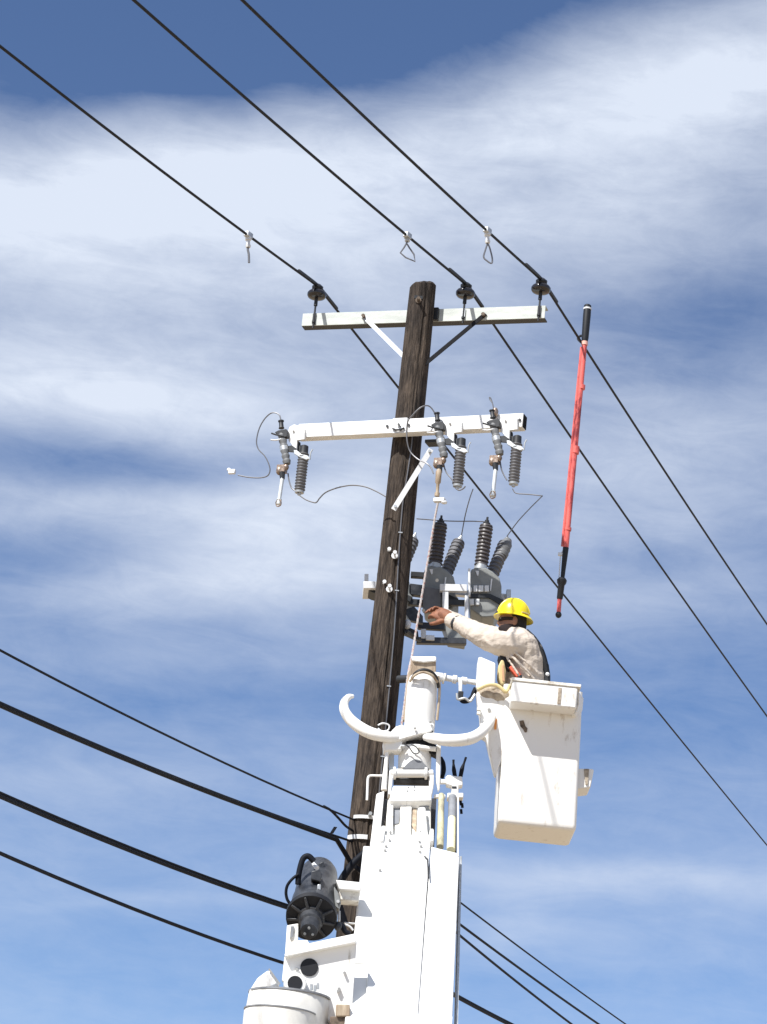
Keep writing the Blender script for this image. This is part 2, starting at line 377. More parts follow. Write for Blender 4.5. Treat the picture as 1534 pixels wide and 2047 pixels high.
inner = [bm.verts.new((PX+(v.co.x-PX)*.82, YP+(v.co.y-YP)*.82, v.co.z+.022)) for v in rings[-1]]
for k in range(seg): bm.faces.new((rings[-1][k], rings[-1][(k+1) % seg], inner[(k+1) % seg], inner[k]))
bm.faces.new(inner); bm.faces.new(rings[0][::-1])
obj('shaft', bm, 'wood', pole, angle=25)
def onpole(off, y, lift=0.0):
    """point of the pole's near surface, off = sideways fraction of the radius (-1..1)"""
    z = zat(y); r = prad(z)+lift; s = off
    return V((PX+r*s, YP-r*math.sqrt(max(0, 1-s*s)), z))
# ground wire stapled down the pole
tube_pts = [onpole(s, y, .006) for s, y in ((.28, 868), (.30, 905), (.22, 960), (.12, 1020), (.20, 1120), (.36, 1250), (.40, 1330), (.42, 1440), (.42, 1560), (.42, 1700), (.42, 1900), (.42, 2200))]
obj('ground_wire', tube(NB(), curve(tube_pts, 6), .0055, 6), 'copper', pole)
for (s, y) in ((.16, 1075), (.30, 1190), (.38, 1380), (.42, 1520)):
    p = onpole(s, y, .006); obj('staple', box(NB(), p, V((.016, 0, 0)), V((0, .008, 0)), V((0, 0, .004))), 'galv', pole)
for (s, y, rr, ln) in ((-.05, 1123, .026, .11), (-.42, 1111, .012, .04), (-.16, 1190, .026, .11), (-.50, 1176, .012, .04)):
    p = onpole(s, y); q = p+V((0, -ln, 0))
    b = lathe(NB(), p+V((0, .03, 0)), q, [(0, .008), (.32, .008), (.322, rr), (.38, rr), (.382, .008), (.80, .008), (.805, .015), (1, .015)], 10)
    obj('through_bolt', b, 'galvp', pole)
p = onpole(-.25, 612); obj('through_bolt', lathe(NB(), p+V((0, .03, 0)), p+V((0, -.06, 0)), [(0, .01), (.35, .01), (.36, .026), (.45, .026), (.46, .013), (1, .013)], 8), 'rust', pole)
obj('bolt_plate', box(NB(), onpole(-.25, 606, .004), V((.034, 0, 0)), V((0, .006, 0)), V((0, 0, .014))), 'dark', pole)
# galvanised guy bands where the lower cables are clamped
for (y, s0, s1, h) in ((1643, -.70, .80, .013), (1683, -.88, .05, .017)):
    bb = NB(); z = zat(y); r = prad(z)+.012; a0, a1 = math.asin(s0), math.asin(s1)
    pts = [V((PX+r*math.sin(a0+(a1-a0)*k/10), YP-r*math.cos(a0+(a1-a0)*k/10), z)) for k in range(11)]
    for k in range(10):
        c = (pts[k]+pts[k+1])/2; t = (pts[k+1]-pts[k])*.52; nn = V((c.x-PX, c.y-YP, 0)).normalized()
        box(bb, c, t, nn*.005, UP*h)
    obj('band', bb, 'galvp', pole)
obj('band_bolt', cyl(NB(), onpole(.05, 1640, 0), onpole(.05, 1640, .09), .014, 8), 'galv', pole)

# ------------------------------------------------------------------ upper crossarm
def along(O, d, x):
    """point of the line O + t d seen in picture column x"""
    lo, hi = -30.0, 60.0
    f = lambda t: proj(O+d*t)[0]-x
    lo, hi = -6.0, 6.0
    for _ in range(50):
        m = (lo+hi)/2
        if f(m) < 0: lo = m
        else: hi = m
    return O+d*lo
UA = axis(zat(620)) + D*(.105+.05)
ul, ur = along(UA, AR, 608), along(UA, AR, 1093)
uc = (ul+ur)/2; half = (ur-ul)/2; AH = .056; AD = .045
arm = thing('crossarm', 'weathered greenish grey steel crossarm at the pole top holding three insulators', 'crossarm', uc-UP*AH)
bm = NB()
box(bm, uc-D*AD, half, D*.004, UP*AH)
obj('web', bm, 'oldgalv', arm, bevel=.002)
obj('flange', box(NB(), uc-UP*(AH-.004)-D*.0, half*1.0, D*(AD-.0045), UP*.004), 'dark', arm)  # lower flange coloured dark for the shade under the arm
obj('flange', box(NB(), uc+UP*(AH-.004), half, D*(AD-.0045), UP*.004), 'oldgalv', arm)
bk = along(UA-D*(AD+.012), AR, 872)
obj('clamp_block', box(NB(), bk, AR*.024, D*.03, UP*.055), 'dark', arm, bevel=.003)
for (xa, ya, xb, yb, ma) in ((728, 633, 803, 714, 'galv'), (968, 630, 860, 733, 'shade_dark')):  # second brace coloured dark because its face turns from the light
    a_ = along(UA-D*(AD+.014)+UP*.0, AR, xa); a_.z = onplane(xa, ya, a_, D).z
    # foot of the brace on the pole's side
    sgn = -1 if xa < 840 else 1
    zf = zat(yb); f_ = axis(zf)+AR*(sgn*prad(zf)*.80)-D*(prad(zf)*.30 if sgn > 0 else -.02)
    dd = (f_-a_).normalized(); nn = dd.cross(D).normalized()
    bb = box(NB(), (a_+f_)/2, (f_-a_)/2+dd*.02, nn*.017, D*.004)
    br = obj('brace', bb, ma, arm)
    obj('bolt', cyl(NB(), a_+D*.02, a_-D*.03, .016, 8), 'rust', br)

# ------------------------------------------------------------------ pin insulators and upper conductors
ins_px = [(627, 572), (926, 569), (1077, 560)]
ins_lab = ['dark pin insulator near the free end of the upper crossarm, far from the red stick', 'dark pin insulator on the upper crossarm just beside the wooden pole', 'dark pin insulator at the crossarm end nearest the red stick']
wire_lab = ['overhead wire on the insulator farthest from the red stick, passing behind the pole', 'overhead wire on the insulator just beside the pole top', 'overhead wire that the red stick hangs from']
near_px = [(0, 92), (268, 0), (485, 0)]
far_px = [(1534, 1690), (1534, 1432), (1534, 1248)]
WIRES = []
for i, (ix, iy) in enumerate(ins_px):
    b0 = along(UA-D*(AD+.016), AR, ix+1); zt = onplane(ix, iy, b0, D).z
    zb = b0.z+AH
    t = thing('pin_insulator', ins_lab[i], 'insulator', V((b0.x, b0.y, b0.z-AH-.02)), 'pin insulators on the upper crossarm')
    top = V((b0.x, b0.y, zt+.012)); base = V((b0.x, b0.y, zt-.115))
    prof = [(0, .024), (.02, .052), (.08, .070), (.20, .079), (.34, .080), (.46, .070), (.58, .050), (.64, .034), (.70, .033), (.76, .046), (.84, .048), (.92, .036), (1, .026)]
    obj('porcelain_body', lathe(NB(), base, top, prof, 24), 'porc', t)
    obj('pin', lathe(NB(), V((b0.x, b0.y, b0.z-AH-.03)), base+UP*.01, [(0, .008), (.17, .008), (.18, .015), (.24, .015), (.25, .0085), (.72, .0085), (.73, .016), (1, .014)], 10), 'dark', t)
    obj('clip', box(NB(), b0+D*.004, AR*.013, D*.006, UP*(AH*.85)), 'galv' if i == 1 else 'dark', t)
    s0 = V((b0.x, b0.y, zt)) - D*.0 + AR*.0
    def span(px, dv):
        nn = V((dv.y, -dv.x, 0)); return onplane(px[0], px[1], s0, nn)
    e0 = span(near_px[i], DN); e1 = span(far_px[i], DF)
    pts = []
    for k in range(17):
        f = 1.5-1.5*k/16; pts.append(s0.lerp(e0, f)-UP*(.055*f*(1-f)*4*.35 if f < 1 else -.07*(f-1)))
    for k in range(1, 25):
        f = 1.4*k/24; pts.append(s0.lerp(e1, f)-UP*(.12*f*(1-f) if f < 1 else -.25*(f-1)))
    wr = thing('overhead_wire', wire_lab[i], 'wire', s0, 'three overhead wires on the upper crossarm')
    obj('conductor', tube(NB(), pts, .0104, 8), 'wire', wr)
    td = (e0-s0).normalized(); tf = (e1-s0).normalized()
    tp = [s0+td*.42+UP*.006, s0+td*.2+UP*.006, s0+td*.05+UP*.004, s0+tf*.05+UP*.004, s0+tf*.25+UP*.006, s0+tf*.5+UP*.006]
    obj('tie_wrap', tube(NB(), curve(tp, 6), .0165, 8), 'rubber', wr)
    obj('tie_ring', lathe(NB(), V((top.x, top.y, top.z-.055)), V((top.x, top.y, top.z-.02)), [(0, .040), (.5, .047), (1, .040)], 16), 'rubber', wr)
    WIRES.append((s0, e0, e1, td, tf))

# hot-line clamps with bails on the near spans
bl = ['grey wire clamp with a straight hanging tail instead of a loop', 'grey wire clamp with an open triangular loop just above the pole top', 'grey wire clamp with a long narrow hook-like loop']
for i, ((x, y), kind) in enumerate(zip(((497, 474), (815, 474), (975, 461)), ('tail', 'tri', 'long'))):
    s0, e0, e1, td, tf = WIRES[i]
    lo, hi = 0.0, 6.0
    for _ in range(40):
        m = (lo+hi)/2
        if proj(s0+td*m)[0] > x: lo = m
        else: hi = m
    c = s0+td*lo-UP*.01; k = mpp(c)
    X = R_; Z = (U_-F_*.0).normalized()
    t = thing('wire_clamp', bl[i], 'clamp', c, 'clamps hanging on the overhead wires')
    obj('jaw', box(NB(), c, td*.045, td.cross(UP).normalized()*.022, UP*.022), 'galv', t, bevel=.006)
    hgt = (28 if kind != 'tri' else 14)*k
    dr = V((.10, -.03, -1.0)).normalized()
    obj('screw_shank', lathe(NB(), c-UP*.01, c+dr*hgt, [(0, .022), (.35, .024), (.36, .014), (.8, .016), (.82, .022), (1, .018)], 10), 'galvp' if kind != 'tri' else 'galv', t)
    b = c+dr*hgt; wx = V((1, 0, 0))
    if kind == 'tail': pts = [b, b+V((.0, 0, -.02)), b+V((.012, 0, -.06)), b+V((.022, 0, -.13))]
    elif kind == 'tri': pts = [b, b+V((-.02, 0, -.05)), b+V((-.045, 0, -.10)), b+V((0, 0, -.135)), b+V((.075, 0, -.16)), b+V((.06, 0, -.10)), b+V((.02, 0, -.05)), b+V((.0, 0, -.02))]
    else: pts = [b, b+V((-.012, 0, -.06)), b+V((-.02, 0, -.12)), b+V((.01, 0, -.15)), b+V((.045, 0, -.165)), b+V((.045, 0, -.12)), b+V((.02, 0, -.04)), b+V((.005, 0, -.01))]
    obj('bail', tube(NB(), curve(pts, 4) if kind != 'tri' else pts, .0065 if kind != 'tail' else .009, 6), 'copper', t)

# ------------------------------------------------------------------ red hot stick hanging on the third wire
s0, e0, e1, td, tf = WIRES[2]
lo, hi = 0.0, 20.0
for _ in range(40):
    m = (lo+hi)/2
    if proj(s0+tf*m)[0] < 1163: lo = m
    else: hi = m
YS = (s0+tf*lo).y - .03
hs = thing('hot_stick', 'long red insulated pole tool with black ends hanging from the overhead wire', 'hot stick', at(1117, 1232, YS))
def sp(x, y, dy=0): return at(x, y, YS+dy)
k = mpp(sp(1150, 900))
def seg_(nm, pts, ma, parent=None, sg=14):
    a, b = sp(*pts[0][:2]), sp(*pts[-1][:2]); L = (b-a).length
    prof = []
    for (x, y, wd) in pts: prof.append(((sp(x, y)-a).dot((b-a).normalized())/L, wd*k/2))
    return obj(nm, lathe(NB(), a, b, prof, sg), ma, parent or hs)
seg_('head', [(1175.5, 609, 10), (1175.4, 611, 15), (1173.8, 630, 16), (1170, 676, 14.5), (1169.5, 683, 12)], 'rubber')
seg_('head_ring', [(1175, 616, 17), (1174.8, 619, 17)], 'galvp')
seg_('collar', [(1169.6, 683, 13), (1169, 690, 13)], 'pink')
tb = seg_('tube', [(1169, 690, 10.5), (1166.5, 720, 11), (1151.5, 893, 11.5), (1131.5, 1096, 11.5)], 'red')
seg_('operating_rod', [(1163, 694, 5.5), (1145, 893, 5.5), (1124.5, 1092, 5.5)], 'red')
seg_('guide', [(1152, 893, 15), (1150.5, 907, 15)], 'red')
seg_('guide', [(1164, 770, 14), (1163, 778, 14)], 'red')
seg_('guide', [(1136, 1055, 14), (1135.5, 1061, 14)], 'red')
seg_('lower_sleeve', [(1131.6, 1095, 12), (1130, 1112, 11), (1127.5, 1140, 9), (1124.5, 1160, 8)], 'rubber')
seg_('grip', [(1124.3, 1156, 14), (1124, 1160, 20), (1123.5, 1166, 18), (1122.8, 1170, 13), (1119.5, 1196, 12), (1119.3, 1198, 10)], 'rubber')
seg_('tip_rod', [(1119.2, 1198, 8.5), (1117.3, 1224, 8.5)], 'red')
obj('tip_ball', ball(NB(), sp(1117, 1229), 6.2*k, 6.2*k, 6.8*k), 'rubber', hs)
obj('hook', tube(NB(), curve([sp(1168, 688), sp(1160, 682, .02), sp(1156, 676, .05), sp(1163, 671, .07), sp(1170, 678, .05)], 5), .011, 8), 'dark', hs)
obj('latch', box(NB(), sp(1120.5, 1108), V((.018, 0, 0)), V((0, .012, 0)), V((0, 0, .014))), 'galvp', hs, bevel=.004)
obj('latch_rod', tube(NB(), [sp(1126, 1100), sp(1121, 1108), sp(1118, 1154)], .0045, 6), 'galvp', hs)

# ------------------------------------------------------------------ lower crossarm with cutouts
A2 = R(22.5); D2 = V((math.sin(A2), math.cos(A2), 0)); AR2 = V((math.cos(A2), -math.sin(A2), 0))
LA = axis(zat(872)) - D2*(prad(zat(872))+.055)
ll, lr = along(LA, AR2, 600), along(LA, AR2, 1049)
lc = (ll+lr)/2; lh = (lr-ll)/2; LH = .060; LD = .045
ca = thing('crossarm', 'bright white crossarm fixed across the pole front, carrying fuse cutouts', 'crossarm', lc-UP*LH)
CA = ca
obj('beam', box(NB(), lc, lh, D2*LD, UP*LH), 'armw', ca, bevel=.006)
obj('end_hollow_shade', box(NB(), lr+AR2*.001, AR2*.004, D2*(LD-.007), UP*(LH-.007)), 'shade_dark', ca)  # dark block stands in for the shaded hollow of the tube end
for xx in (607, 775, 818, 1040):
    p = along(LA-D2*(LD+.0), AR2, xx); obj('bolt', lathe(NB(), p+D2*.01, p-D2*.012, [(0, .011), (1, .011)], 10), 'dark', ca)
p = along(LA-D2*(LD+.005), AR2, 799)
mp_ = obj('mounting_plate', box(NB(), p, AR2*.062, D2*.005, UP*(LH*1.08)), 'galvp', ca, bevel=.003)
obj('bolt', lathe(NB(), p+D2*.01, p-D2*.05+UP*.01, [(0, .02), (.3, .02), (.31, .012), (1, .012)], 8), 'galv', mp_)
obj('bolt_bar', tube(NB(), [p+AR2*-.05-D2*.014-UP*.028, p+AR2*-.02-D2*.02-UP*.044, p+AR2*.02-D2*.02-UP*.044, p+AR2*.05-D2*.014-UP*.028], .008, 6), 'dark', mp_)
a_ = at(862, 898, 20.22); b_ = at(787, 1019, 20.255)
dd = (b_-a_).normalized()
obj('brace', box(NB(), (a_+b_)/2, (b_-a_)/2, dd.cross(V((0, 1, 0))).normalized()*.021, V((0, .004, 0))), 'galvp', ca)
for q in (.04, .95):
    c = a_.lerp(b_, q); obj('brace_bolt', cyl(NB(), c+V((0, .02, 0)), c-V((0, .02, 0)), .012, 8), 'galv', ca)
obj('back_clamp', box(NB(), along(LA+D2*.10, AR2, 868)-UP*.1, AR2*.05, D2*.05, UP*.012), 'dark', ca)

LO = along(LA-D2*(LD+.03), AR2, 588)       # cutout plane a little in front of the arm
def lp(x, y, h=0.0):
    return onplane(x, y, LO-D2*h, D2)
K2 = mpp(LO)
def make_cutout():
    t = thing('fuse_cutout', 'x', 'fuse cutout', lp(576, 940), 'fuse cutouts on the white crossarm')
    plate = [(576, 861), (579, 853), (588, 848), (597, 851), (609, 855), (609, 878), (594, 880), (593, 900), (585, 900), (583, 888), (577, 881)]
    br = obj('mounting_bracket', prism(NB(), [lp(x, y) for x, y in plate], D2*.028), 'armw', t, bevel=.004)
    obj('bracket_bolt', cyl(NB(), lp(587, 862, -.01), lp(587, 862, .012), .009, 8), 'galv', br)
    obj('bracket_tail', prism(NB(), [lp(*q, -.03) for q in ((594, 880), (600, 884), (601, 900), (606, 906), (600, 912), (592, 902))], D2*.012), 'dark', br)
    obj('porcelain_body', lathe(NB(), lp(563, 866, .02), lp(574.5, 929, .02), sheds(6.8*K2, 8.4*K2, 6, .02, .98), 18), 'polyl', t)
    obj('body_band', lathe(NB(), lp(567.5, 893, .02), lp(569, 901, .02), [(0, 8.4*K2), (1, 8.4*K2)], 18), 'galv', t)
    obj('support_arm', prism(NB(), [lp(x, y, .01) for x, y in ((566, 893), (584, 890), (592, 896), (588, 903), (567, 901))], D2*.02), 'dark', t)
    obj('top_connector', lathe(NB(), lp(562, 841, .02), lp(563, 856, .02), [(0, 6*K2), (.12, 6*K2), (.15, 4.4*K2), (.8, 4.6*K2), (1, 6*K2)], 12), 'dark', t)
    hood = [(549, 864), (556, 860), (572, 857), (575, 862), (574, 873), (562, 874), (556, 869)]
    h = obj('upper_contact', prism(NB(), [lp(x, y, .045) for x, y in hood], D2*.05), 'dark', t, bevel=.004)
    obj('hook_prong', tube(NB(), [lp(566, 872, .05), lp(552, 869, .06), lp(543, 866, .06)], .007, 6), 'dark', h)
    obj('hook_prong', tube(NB(), [lp(566, 877, .04), lp(551, 880, .06), lp(541, 879, .07)], .006, 6), 'galvp', h)
    hg = obj('lower_hinge', ball(ball(box(NB(), lp(564, 938, .02), AR2*.035, D2*.03, UP*.03), lp(559, 941, .03), .028, .026, .038), lp(572, 934, .03), .024, .022, .028), 'brass', t)
    obj('trunnion', tube(NB(), [lp(564, 944, .03), lp(565, 958, .03)], [.026, .018], 8), 'dark', hg)
    return t
def make_tube(t):
    f = obj('fuse_tube', lathe(NB(), lp(565.5, 950, .03), lp(557, 1008, .05), [(0, .014), (.08, .0155), (.82, .0155), (.83, .021), (.86, .021), (.87, .017), (1, .019)], 12), 'silver', t)
    obj('pull_ring', tube(NB(), curve([lp(557, 998, .06), lp(562, 1002, .06), lp(561, 1010, .06), lp(554, 1012, .06), lp(552, 1004, .06), lp(557, 998, .06)], 3), .005, 6), 'brass', f)
def make_arrester():
    t = thing('surge_arrester', 'x', 'surge arrester', lp(598, 990), 'surge arresters under the white crossarm')
    a, b = lp(609, 893, -.02), lp(598.5, 987, -.02)
    obj('polymer_housing', lathe(NB(), a, b, sheds(8.8*K2, 11.2*K2, 13, .14, .95), 20), 'poly', t)
    obj('top_cap', lathe(NB(), a, b, [(-.03, 4*K2), (-.01, 8*K2), (.1, 8.5*K2), (.15, 9*K2)], 14), 'dark', t)
    obj('bottom_cap', lathe(NB(), a, b, [(.945, 9.5*K2), (.985, 9.0*K2), (.99, 4*K2), (1.03, 3.4*K2)], 14), 'galv', t)
    obj('bracket', prism(NB(), [lp(x, y, .02) for x, y in ((587, 899), (594, 900), (603, 908), (614, 910), (620, 916), (612, 919), (598, 913), (588, 907))], D2*.02), 'galv', t, bevel=.003)
    obj('side_lug', tube(NB(), [lp(611, 914), lp(620, 918, .02), lp(621, 905, .02), lp(625, 898, .02)], .006, 6), 'galv', t)
    return t
c0 = make_cutout(); r0 = make_arrester()
dl = [along(LO, AR2, 901)-LO, along(LO, AR2, 1012)-LO]
c1 = copy_tree(c0, dl[0]); c2 = copy_tree(c0, dl[1]); r1 = copy_tree(r0, dl[0]); r2 = copy_tree(r0, dl[1])
make_tube(c0)
cp = [x for x in c0.children if x.name.startswith('fuse_tube')][0]
for ch in [cp]:
    q = ch.copy(); COL.objects.link(q); q.parent = c2; WLOC[q.name] = WLOC[c2.name]
    for g_ in ch.children:
        q2 = g_.copy(); COL.objects.link(q2); q2.parent = q
# the middle cutout's own tube hangs straight with a clamp below it
def mp2(x, y, h=.05): return onplane(x, y, LO-D2*h+dl[0]*0, D2)
f = obj('fuse_tube', lathe(NB(), mp2(878, 938), mp2(874, 992), [(0, .014), (.1, .024), (.5, .022), (.55, .013), (.86, .012), (.88, .02), (1, .02)], 12), 'tan', c1)
obj('lower_clamp', ball(box(NB(), mp2(879, 1000), AR2*.045, D2*.022, UP*.016), mp2(888, 1004), .026, .02, .016), 'galvp', f, bevel=.004)
tag(c0, 'grey fuse cutout at the crossarm end with the long curling loose lead', 'fuse cutout')
tag(c1, 'grey fuse cutout next to the pole, with rope tied below it', 'fuse cutout')
tag(c2, 'grey fuse cutout near the square end of the white crossarm', 'fuse cutout')
tag(r0, 'dark ribbed surge arrester with a wire bowing across to the pole', 'surge arrester')
tag(r1, 'dark ribbed surge arrester nearest the pole under the white crossarm', 'surge arrester')
tag(r2, 'dark ribbed surge arrester near the square end of the white crossarm', 'surge arrester')

# leads
def lead(pts, label, rad=.0055, ma='copper', name='lead_wire', grp='thin leads between the cutouts and equipment', smooth_n=6):
    o = obj(name, tube(NB(), curve(pts, smooth_n), rad, 6), ma); return tag(o, label, 'wire', grp)
YA = LO.y
ld = thing('lead_wire', 'thin loose lead curling out from the crossarm end with clamp at its tip', 'wire', lp(540, 950), 'thin leads between the cutouts and equipment')
obj('conductor', tube(NB(), curve([lp(562, 842), lp(559, 830), lp(550, 825), lp(540, 827), lp(528, 839), lp(518, 858), lp(513, 882), lp(517, 898), lp(529, 911), lp(537, 926), lp(540, 940), lp(535, 951), lp(520, 955), lp(497, 954), lp(476, 950)], 6), .0052, 6), 'copper', ld)
obj('tip_clamp', ball(box(NB(), lp(464, 943), AR2*.03, D2*.014, UP*.02), lp(458, 939), .018, .016, .016), 'galvp', ld, bevel=.006)
lead([lp(576, 946), lp(578, 960), lp(583, 975), lp(590, 981), lp(597, 985)], 'short lead joining the loose-lead cutout to the arrester beside it')
lead([lp(600, 991), lp(612, 999), lp(626, 1004), lp(633, 1004), lp(640, 995), lp(652, 984), lp(675, 975), lp(703, 970), lp(730, 973), lp(752, 982), lp(772, 993)], 'thin wire bowing from the outer arrester across to the pole')
lead([onplane(x, y, LO-D2*h, D2) for x, y, h in ((875, 843, .02), (869, 825, .03), (860, 813, .05), (850, 811, .08), (838, 817, .10), (824, 831, .10), (816, 842, .08), (814, 860, .03), (814, 880, .02), (820, 902, .0), (836, 918, .0), (853, 926, .02), (862, 935, .02), (867, 947, .02))], 'thin lead looping over the white crossarm in front of the pole')
def l3(x, y, h=0.0): return onplane(x, y, LO-D2*h, D2)
ld = thing('lead_wire', 'short stub lead with narrow loop sticking up above the white crossarm', 'wire', l3(986, 820), 'thin leads between the cutouts and equipment')
obj('conductor', tube(NB(), curve([l3(987, 816), l3(985, 806), l3(980, 799), l3(979, 794), l3(982, 797), l3(985, 806)], 4), .0045, 6), 'copper', ld)
obj('connector', lathe(NB(), l3(991, 816), l3(989, 832), [(0, .014), (.3, .026), (.8, .026), (1, .018)], 10), 'brass', ld)
lead([l3(887, 926), l3(890, 938), l3(895, 948), l3(903, 957), l3(909, 968)], 'short lead joining the pole-side cutout to the arrester beside it')
lead([l3(911, 976), l3(918, 980), l3(926, 977), l3(931, 972)], 'tiny bent lead end under the arrester nearest the pole')
lead([l3(1000, 920), l3(1003, 938), l3(1008, 950), l3(1014, 960)], 'short lead joining the square-end cutout to the arrester beside it')

# ------------------------------------------------------------------ lower cables
cab = [((717, 1640), (0, 1300), (1250, 2047), 7.0, 'thin black cable, highest of the lower cables, clamped to the pole'),
       ((712, 1683), (0, 1405), (1196, 2047), 12.0, 'thick black cable, second highest of the lower cables'),
       ((700, 1846), (0, 1592), (1015, 2047), 12.0, 'thick black cable passing behind the dark motor'),
       ((690, 1955), (0, 1706), (1130, 2250), 8.5, 'thin black cable, lowest of the lower cables')]
for i, (pp, lpx, rpx, wd, lab) in enumerate(cab):
    y = pp[1]; z = zat(y); s0 = axis(z)+V((-prad(z)*.75, -prad(z)*.75, 0)) if i < 2 else axis(z)+V((-prad(z)-.06, .05, 0))
    s0.z = onplane(pp[0], pp[1], s0, V((0, 1, 0))).z
    nl = V((DN.y, -DN.x, 0)); nr = V((DF.y, -DF.x, 0))
    e0 = onplane(lpx[0], lpx[1], s0, nl); e1 = onplane(rpx[0], rpx[1], s0, nr)
    rw = wd*.92*mpp((s0+e0)/2)/2; td = (e0-s0).normalized(); tf = (e1-s0).normalized()
    t = thing('cable', lab, 'cable', s0, 'lower black cables crossing behind the boom')
    ptl = [s0.lerp(e0, f)-UP*(.14*f*(1-f)) for f in [k/14*1.5 for k in range(15)]][::-1]
    ptr = [s0.lerp(e1, f)-UP*(.10*f*(1-f)) for f in [k/16*1.4 for k in range(17)]]
    if i == 0:
        obj('messenger', tube(NB(), ptl+ptr[1:], rw*.75, 8), 'cable', t)
        q = [s0+td*d_+UP*u for d_, u in ((.62, -.006), (.48, -.012), (.32, -.04), (.15, -.075), (.0, -.085))]
        obj('drop_loop', tube(NB(), curve(q, 6), rw*.9, 8), 'cable', t)
    elif i == 1:
        obj('messenger', tube(NB(), ptl+ptr[1:2], rw*.5, 8), 'cable', t)
        obj('sheath', tube(NB(), ptr, rw*.62, 8), 'cable', t)
        obj('sheath', tube(NB(), [p_-UP*rw*.55 for p_ in ptl[:12]]+[s0+td*.30-UP*.03, s0+td*.12-UP*.10, s0+td*.02-UP*.18+V((.02, -.05, 0)), s0+V((.09, -.10, -.24)), s0+V((.16, -.10, -.27))], rw, 10), 'cable', t)
        q = s0+td*.38; obj('cable_tie', box(NB(), q+V((0, 0, .03)), V((.012, 0, .0)), V((0, .008, 0)), V((.012, 0, .025))), 'cable', t)
    else:
        obj('sheath', tube(NB(), ptl+ptr[1:], rw*(.82 if i == 2 else .95), 8), 'cable', t)
        if i == 2: obj('messenger', tube(NB(), [p_+UP*rw*1.1 for p_ in ptl+ptr[1:]], rw*.45, 6), 'cable', t)
# a further strand leaving the pole to the far side
s0 = axis(zat(1722))+V((prad(6.5)*.8, .1, 0)); e1 = onplane(1142, 2047, s0, V((DF.y, -DF.x, 0)))
s0.z = onplane(*proj(s0), s0, V((0, 1, 0))).z
o = obj('cable', tube(NB(), [s0.lerp(e1, f)-UP*(.10*f*(1-f)) for f in [k/16*1.4 for k in range(17)]], .011, 8), 'cable')
tag(o, 'thin black cable running only away from the pole, just under the thick one', 'cable', 'lower black cables crossing behind the boom')
# slack loop from the pole down towards the motor
o = obj('cable', tube(NB(), curve([at(735, 1700, 20.2), at(722, 1712, 20.18), at(705, 1728, 20.17), at(690, 1748, 20.15), at(680, 1768, 20.15), at(676, 1800, 20.2), at(690, 1850, 20.25)], 6), .028, 10), 'cable')
tag(o, 'thick slack black cable bending down the pole beside the dark motor', 'cable')

# ------------------------------------------------------------------ recloser behind the pole
YR = 21.0
rc = thing('recloser', 'dark grey three-phase switch with ribbed bushings mounted behind the pole', 'recloser', at(880, 1285, YR), None)
kr = mpp(at(880, 1150, YR))
def bushing(a, b, ya, yb, wd, n, rim, top='stud'):
    A, B = at(*a, ya), at(*b, yb)
    o = obj('bushing', lathe(NB(), A, B, sheds(wd*kr*.435, wd*kr*.52, n, 0, .96)+[(.965, wd*kr*.48), (1, wd*kr*.44)], 22), 'poly' if rim else 'brownp', rc)
    dv = (B-A)/(B-A).length
    obj('terminal', lathe(NB(), B, B+dv*.07, [(0, .030), (.3, .030), (.32, .018), (.6, .018), (.62, .010), (1, .009)], 10), 'galv' if rim else 'dark', o)
    return o
TANKS = [(0, 0), (92, 3), (-92, -4)]
for j, (dx, dy) in enumerate(TANKS):
    poly = [(851, 1134), (880, 1132), (893, 1139), (907, 1152), (911, 1168), (911, 1190), (918, 1197), (896, 1230), (872, 1231), (849, 1214), (845, 1185), (846, 1150)]
    tk = obj('tank', prism(NB(), [at(x+dx, y+dy, YR-.10) for x, y in poly], V((0.02, .34, 0))), 'tank', rc, bevel=.010)
    obj('tank_skirt', prism(NB(), [at(x+dx, y+dy, YR-.118) for x, y in ((846, 1184), (888, 1184), (916, 1197), (912, 1207), (886, 1192), (846, 1191))], V((0, .02, 0))), 'dark', tk)
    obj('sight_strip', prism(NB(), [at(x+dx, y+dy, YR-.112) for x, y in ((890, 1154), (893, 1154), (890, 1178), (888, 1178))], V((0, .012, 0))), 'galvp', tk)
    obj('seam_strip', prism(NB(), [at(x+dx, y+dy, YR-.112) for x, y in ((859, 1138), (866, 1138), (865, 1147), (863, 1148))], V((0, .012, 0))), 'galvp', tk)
    bs = bushing((870+dx, 1130+dy), (881+dx, 1047+dy), YR+.02, YR+.0, 29 if dx == 0 else 28, 11, False)
    obj('flange', lathe(NB(), at(869+dx, 1137+dy, YR), at(871+dx, 1127+dy, YR), [(0, 14*kr), (.5, 14*kr), (.55, 11*kr), (1, 11*kr)], 16), 'galv', tk)
    bushing((890+dx, 1152+dy), (918+dx, 1083+dy), YR+.16, YR+.26, 27, 9, True)
    if dx == 92:
        obj('bird_guard', lathe(NB(), at(1002, 1112, YR+.22), at(1016, 1079, YR+.262), [(0, 12.5*kr), (.2, 13.5*kr), (.25, 12*kr), (.45, 13.5*kr), (.5, 12*kr), (.7, 13*kr), (.8, 11*kr), (1, 8*kr)], 16), 'polyl', rc)
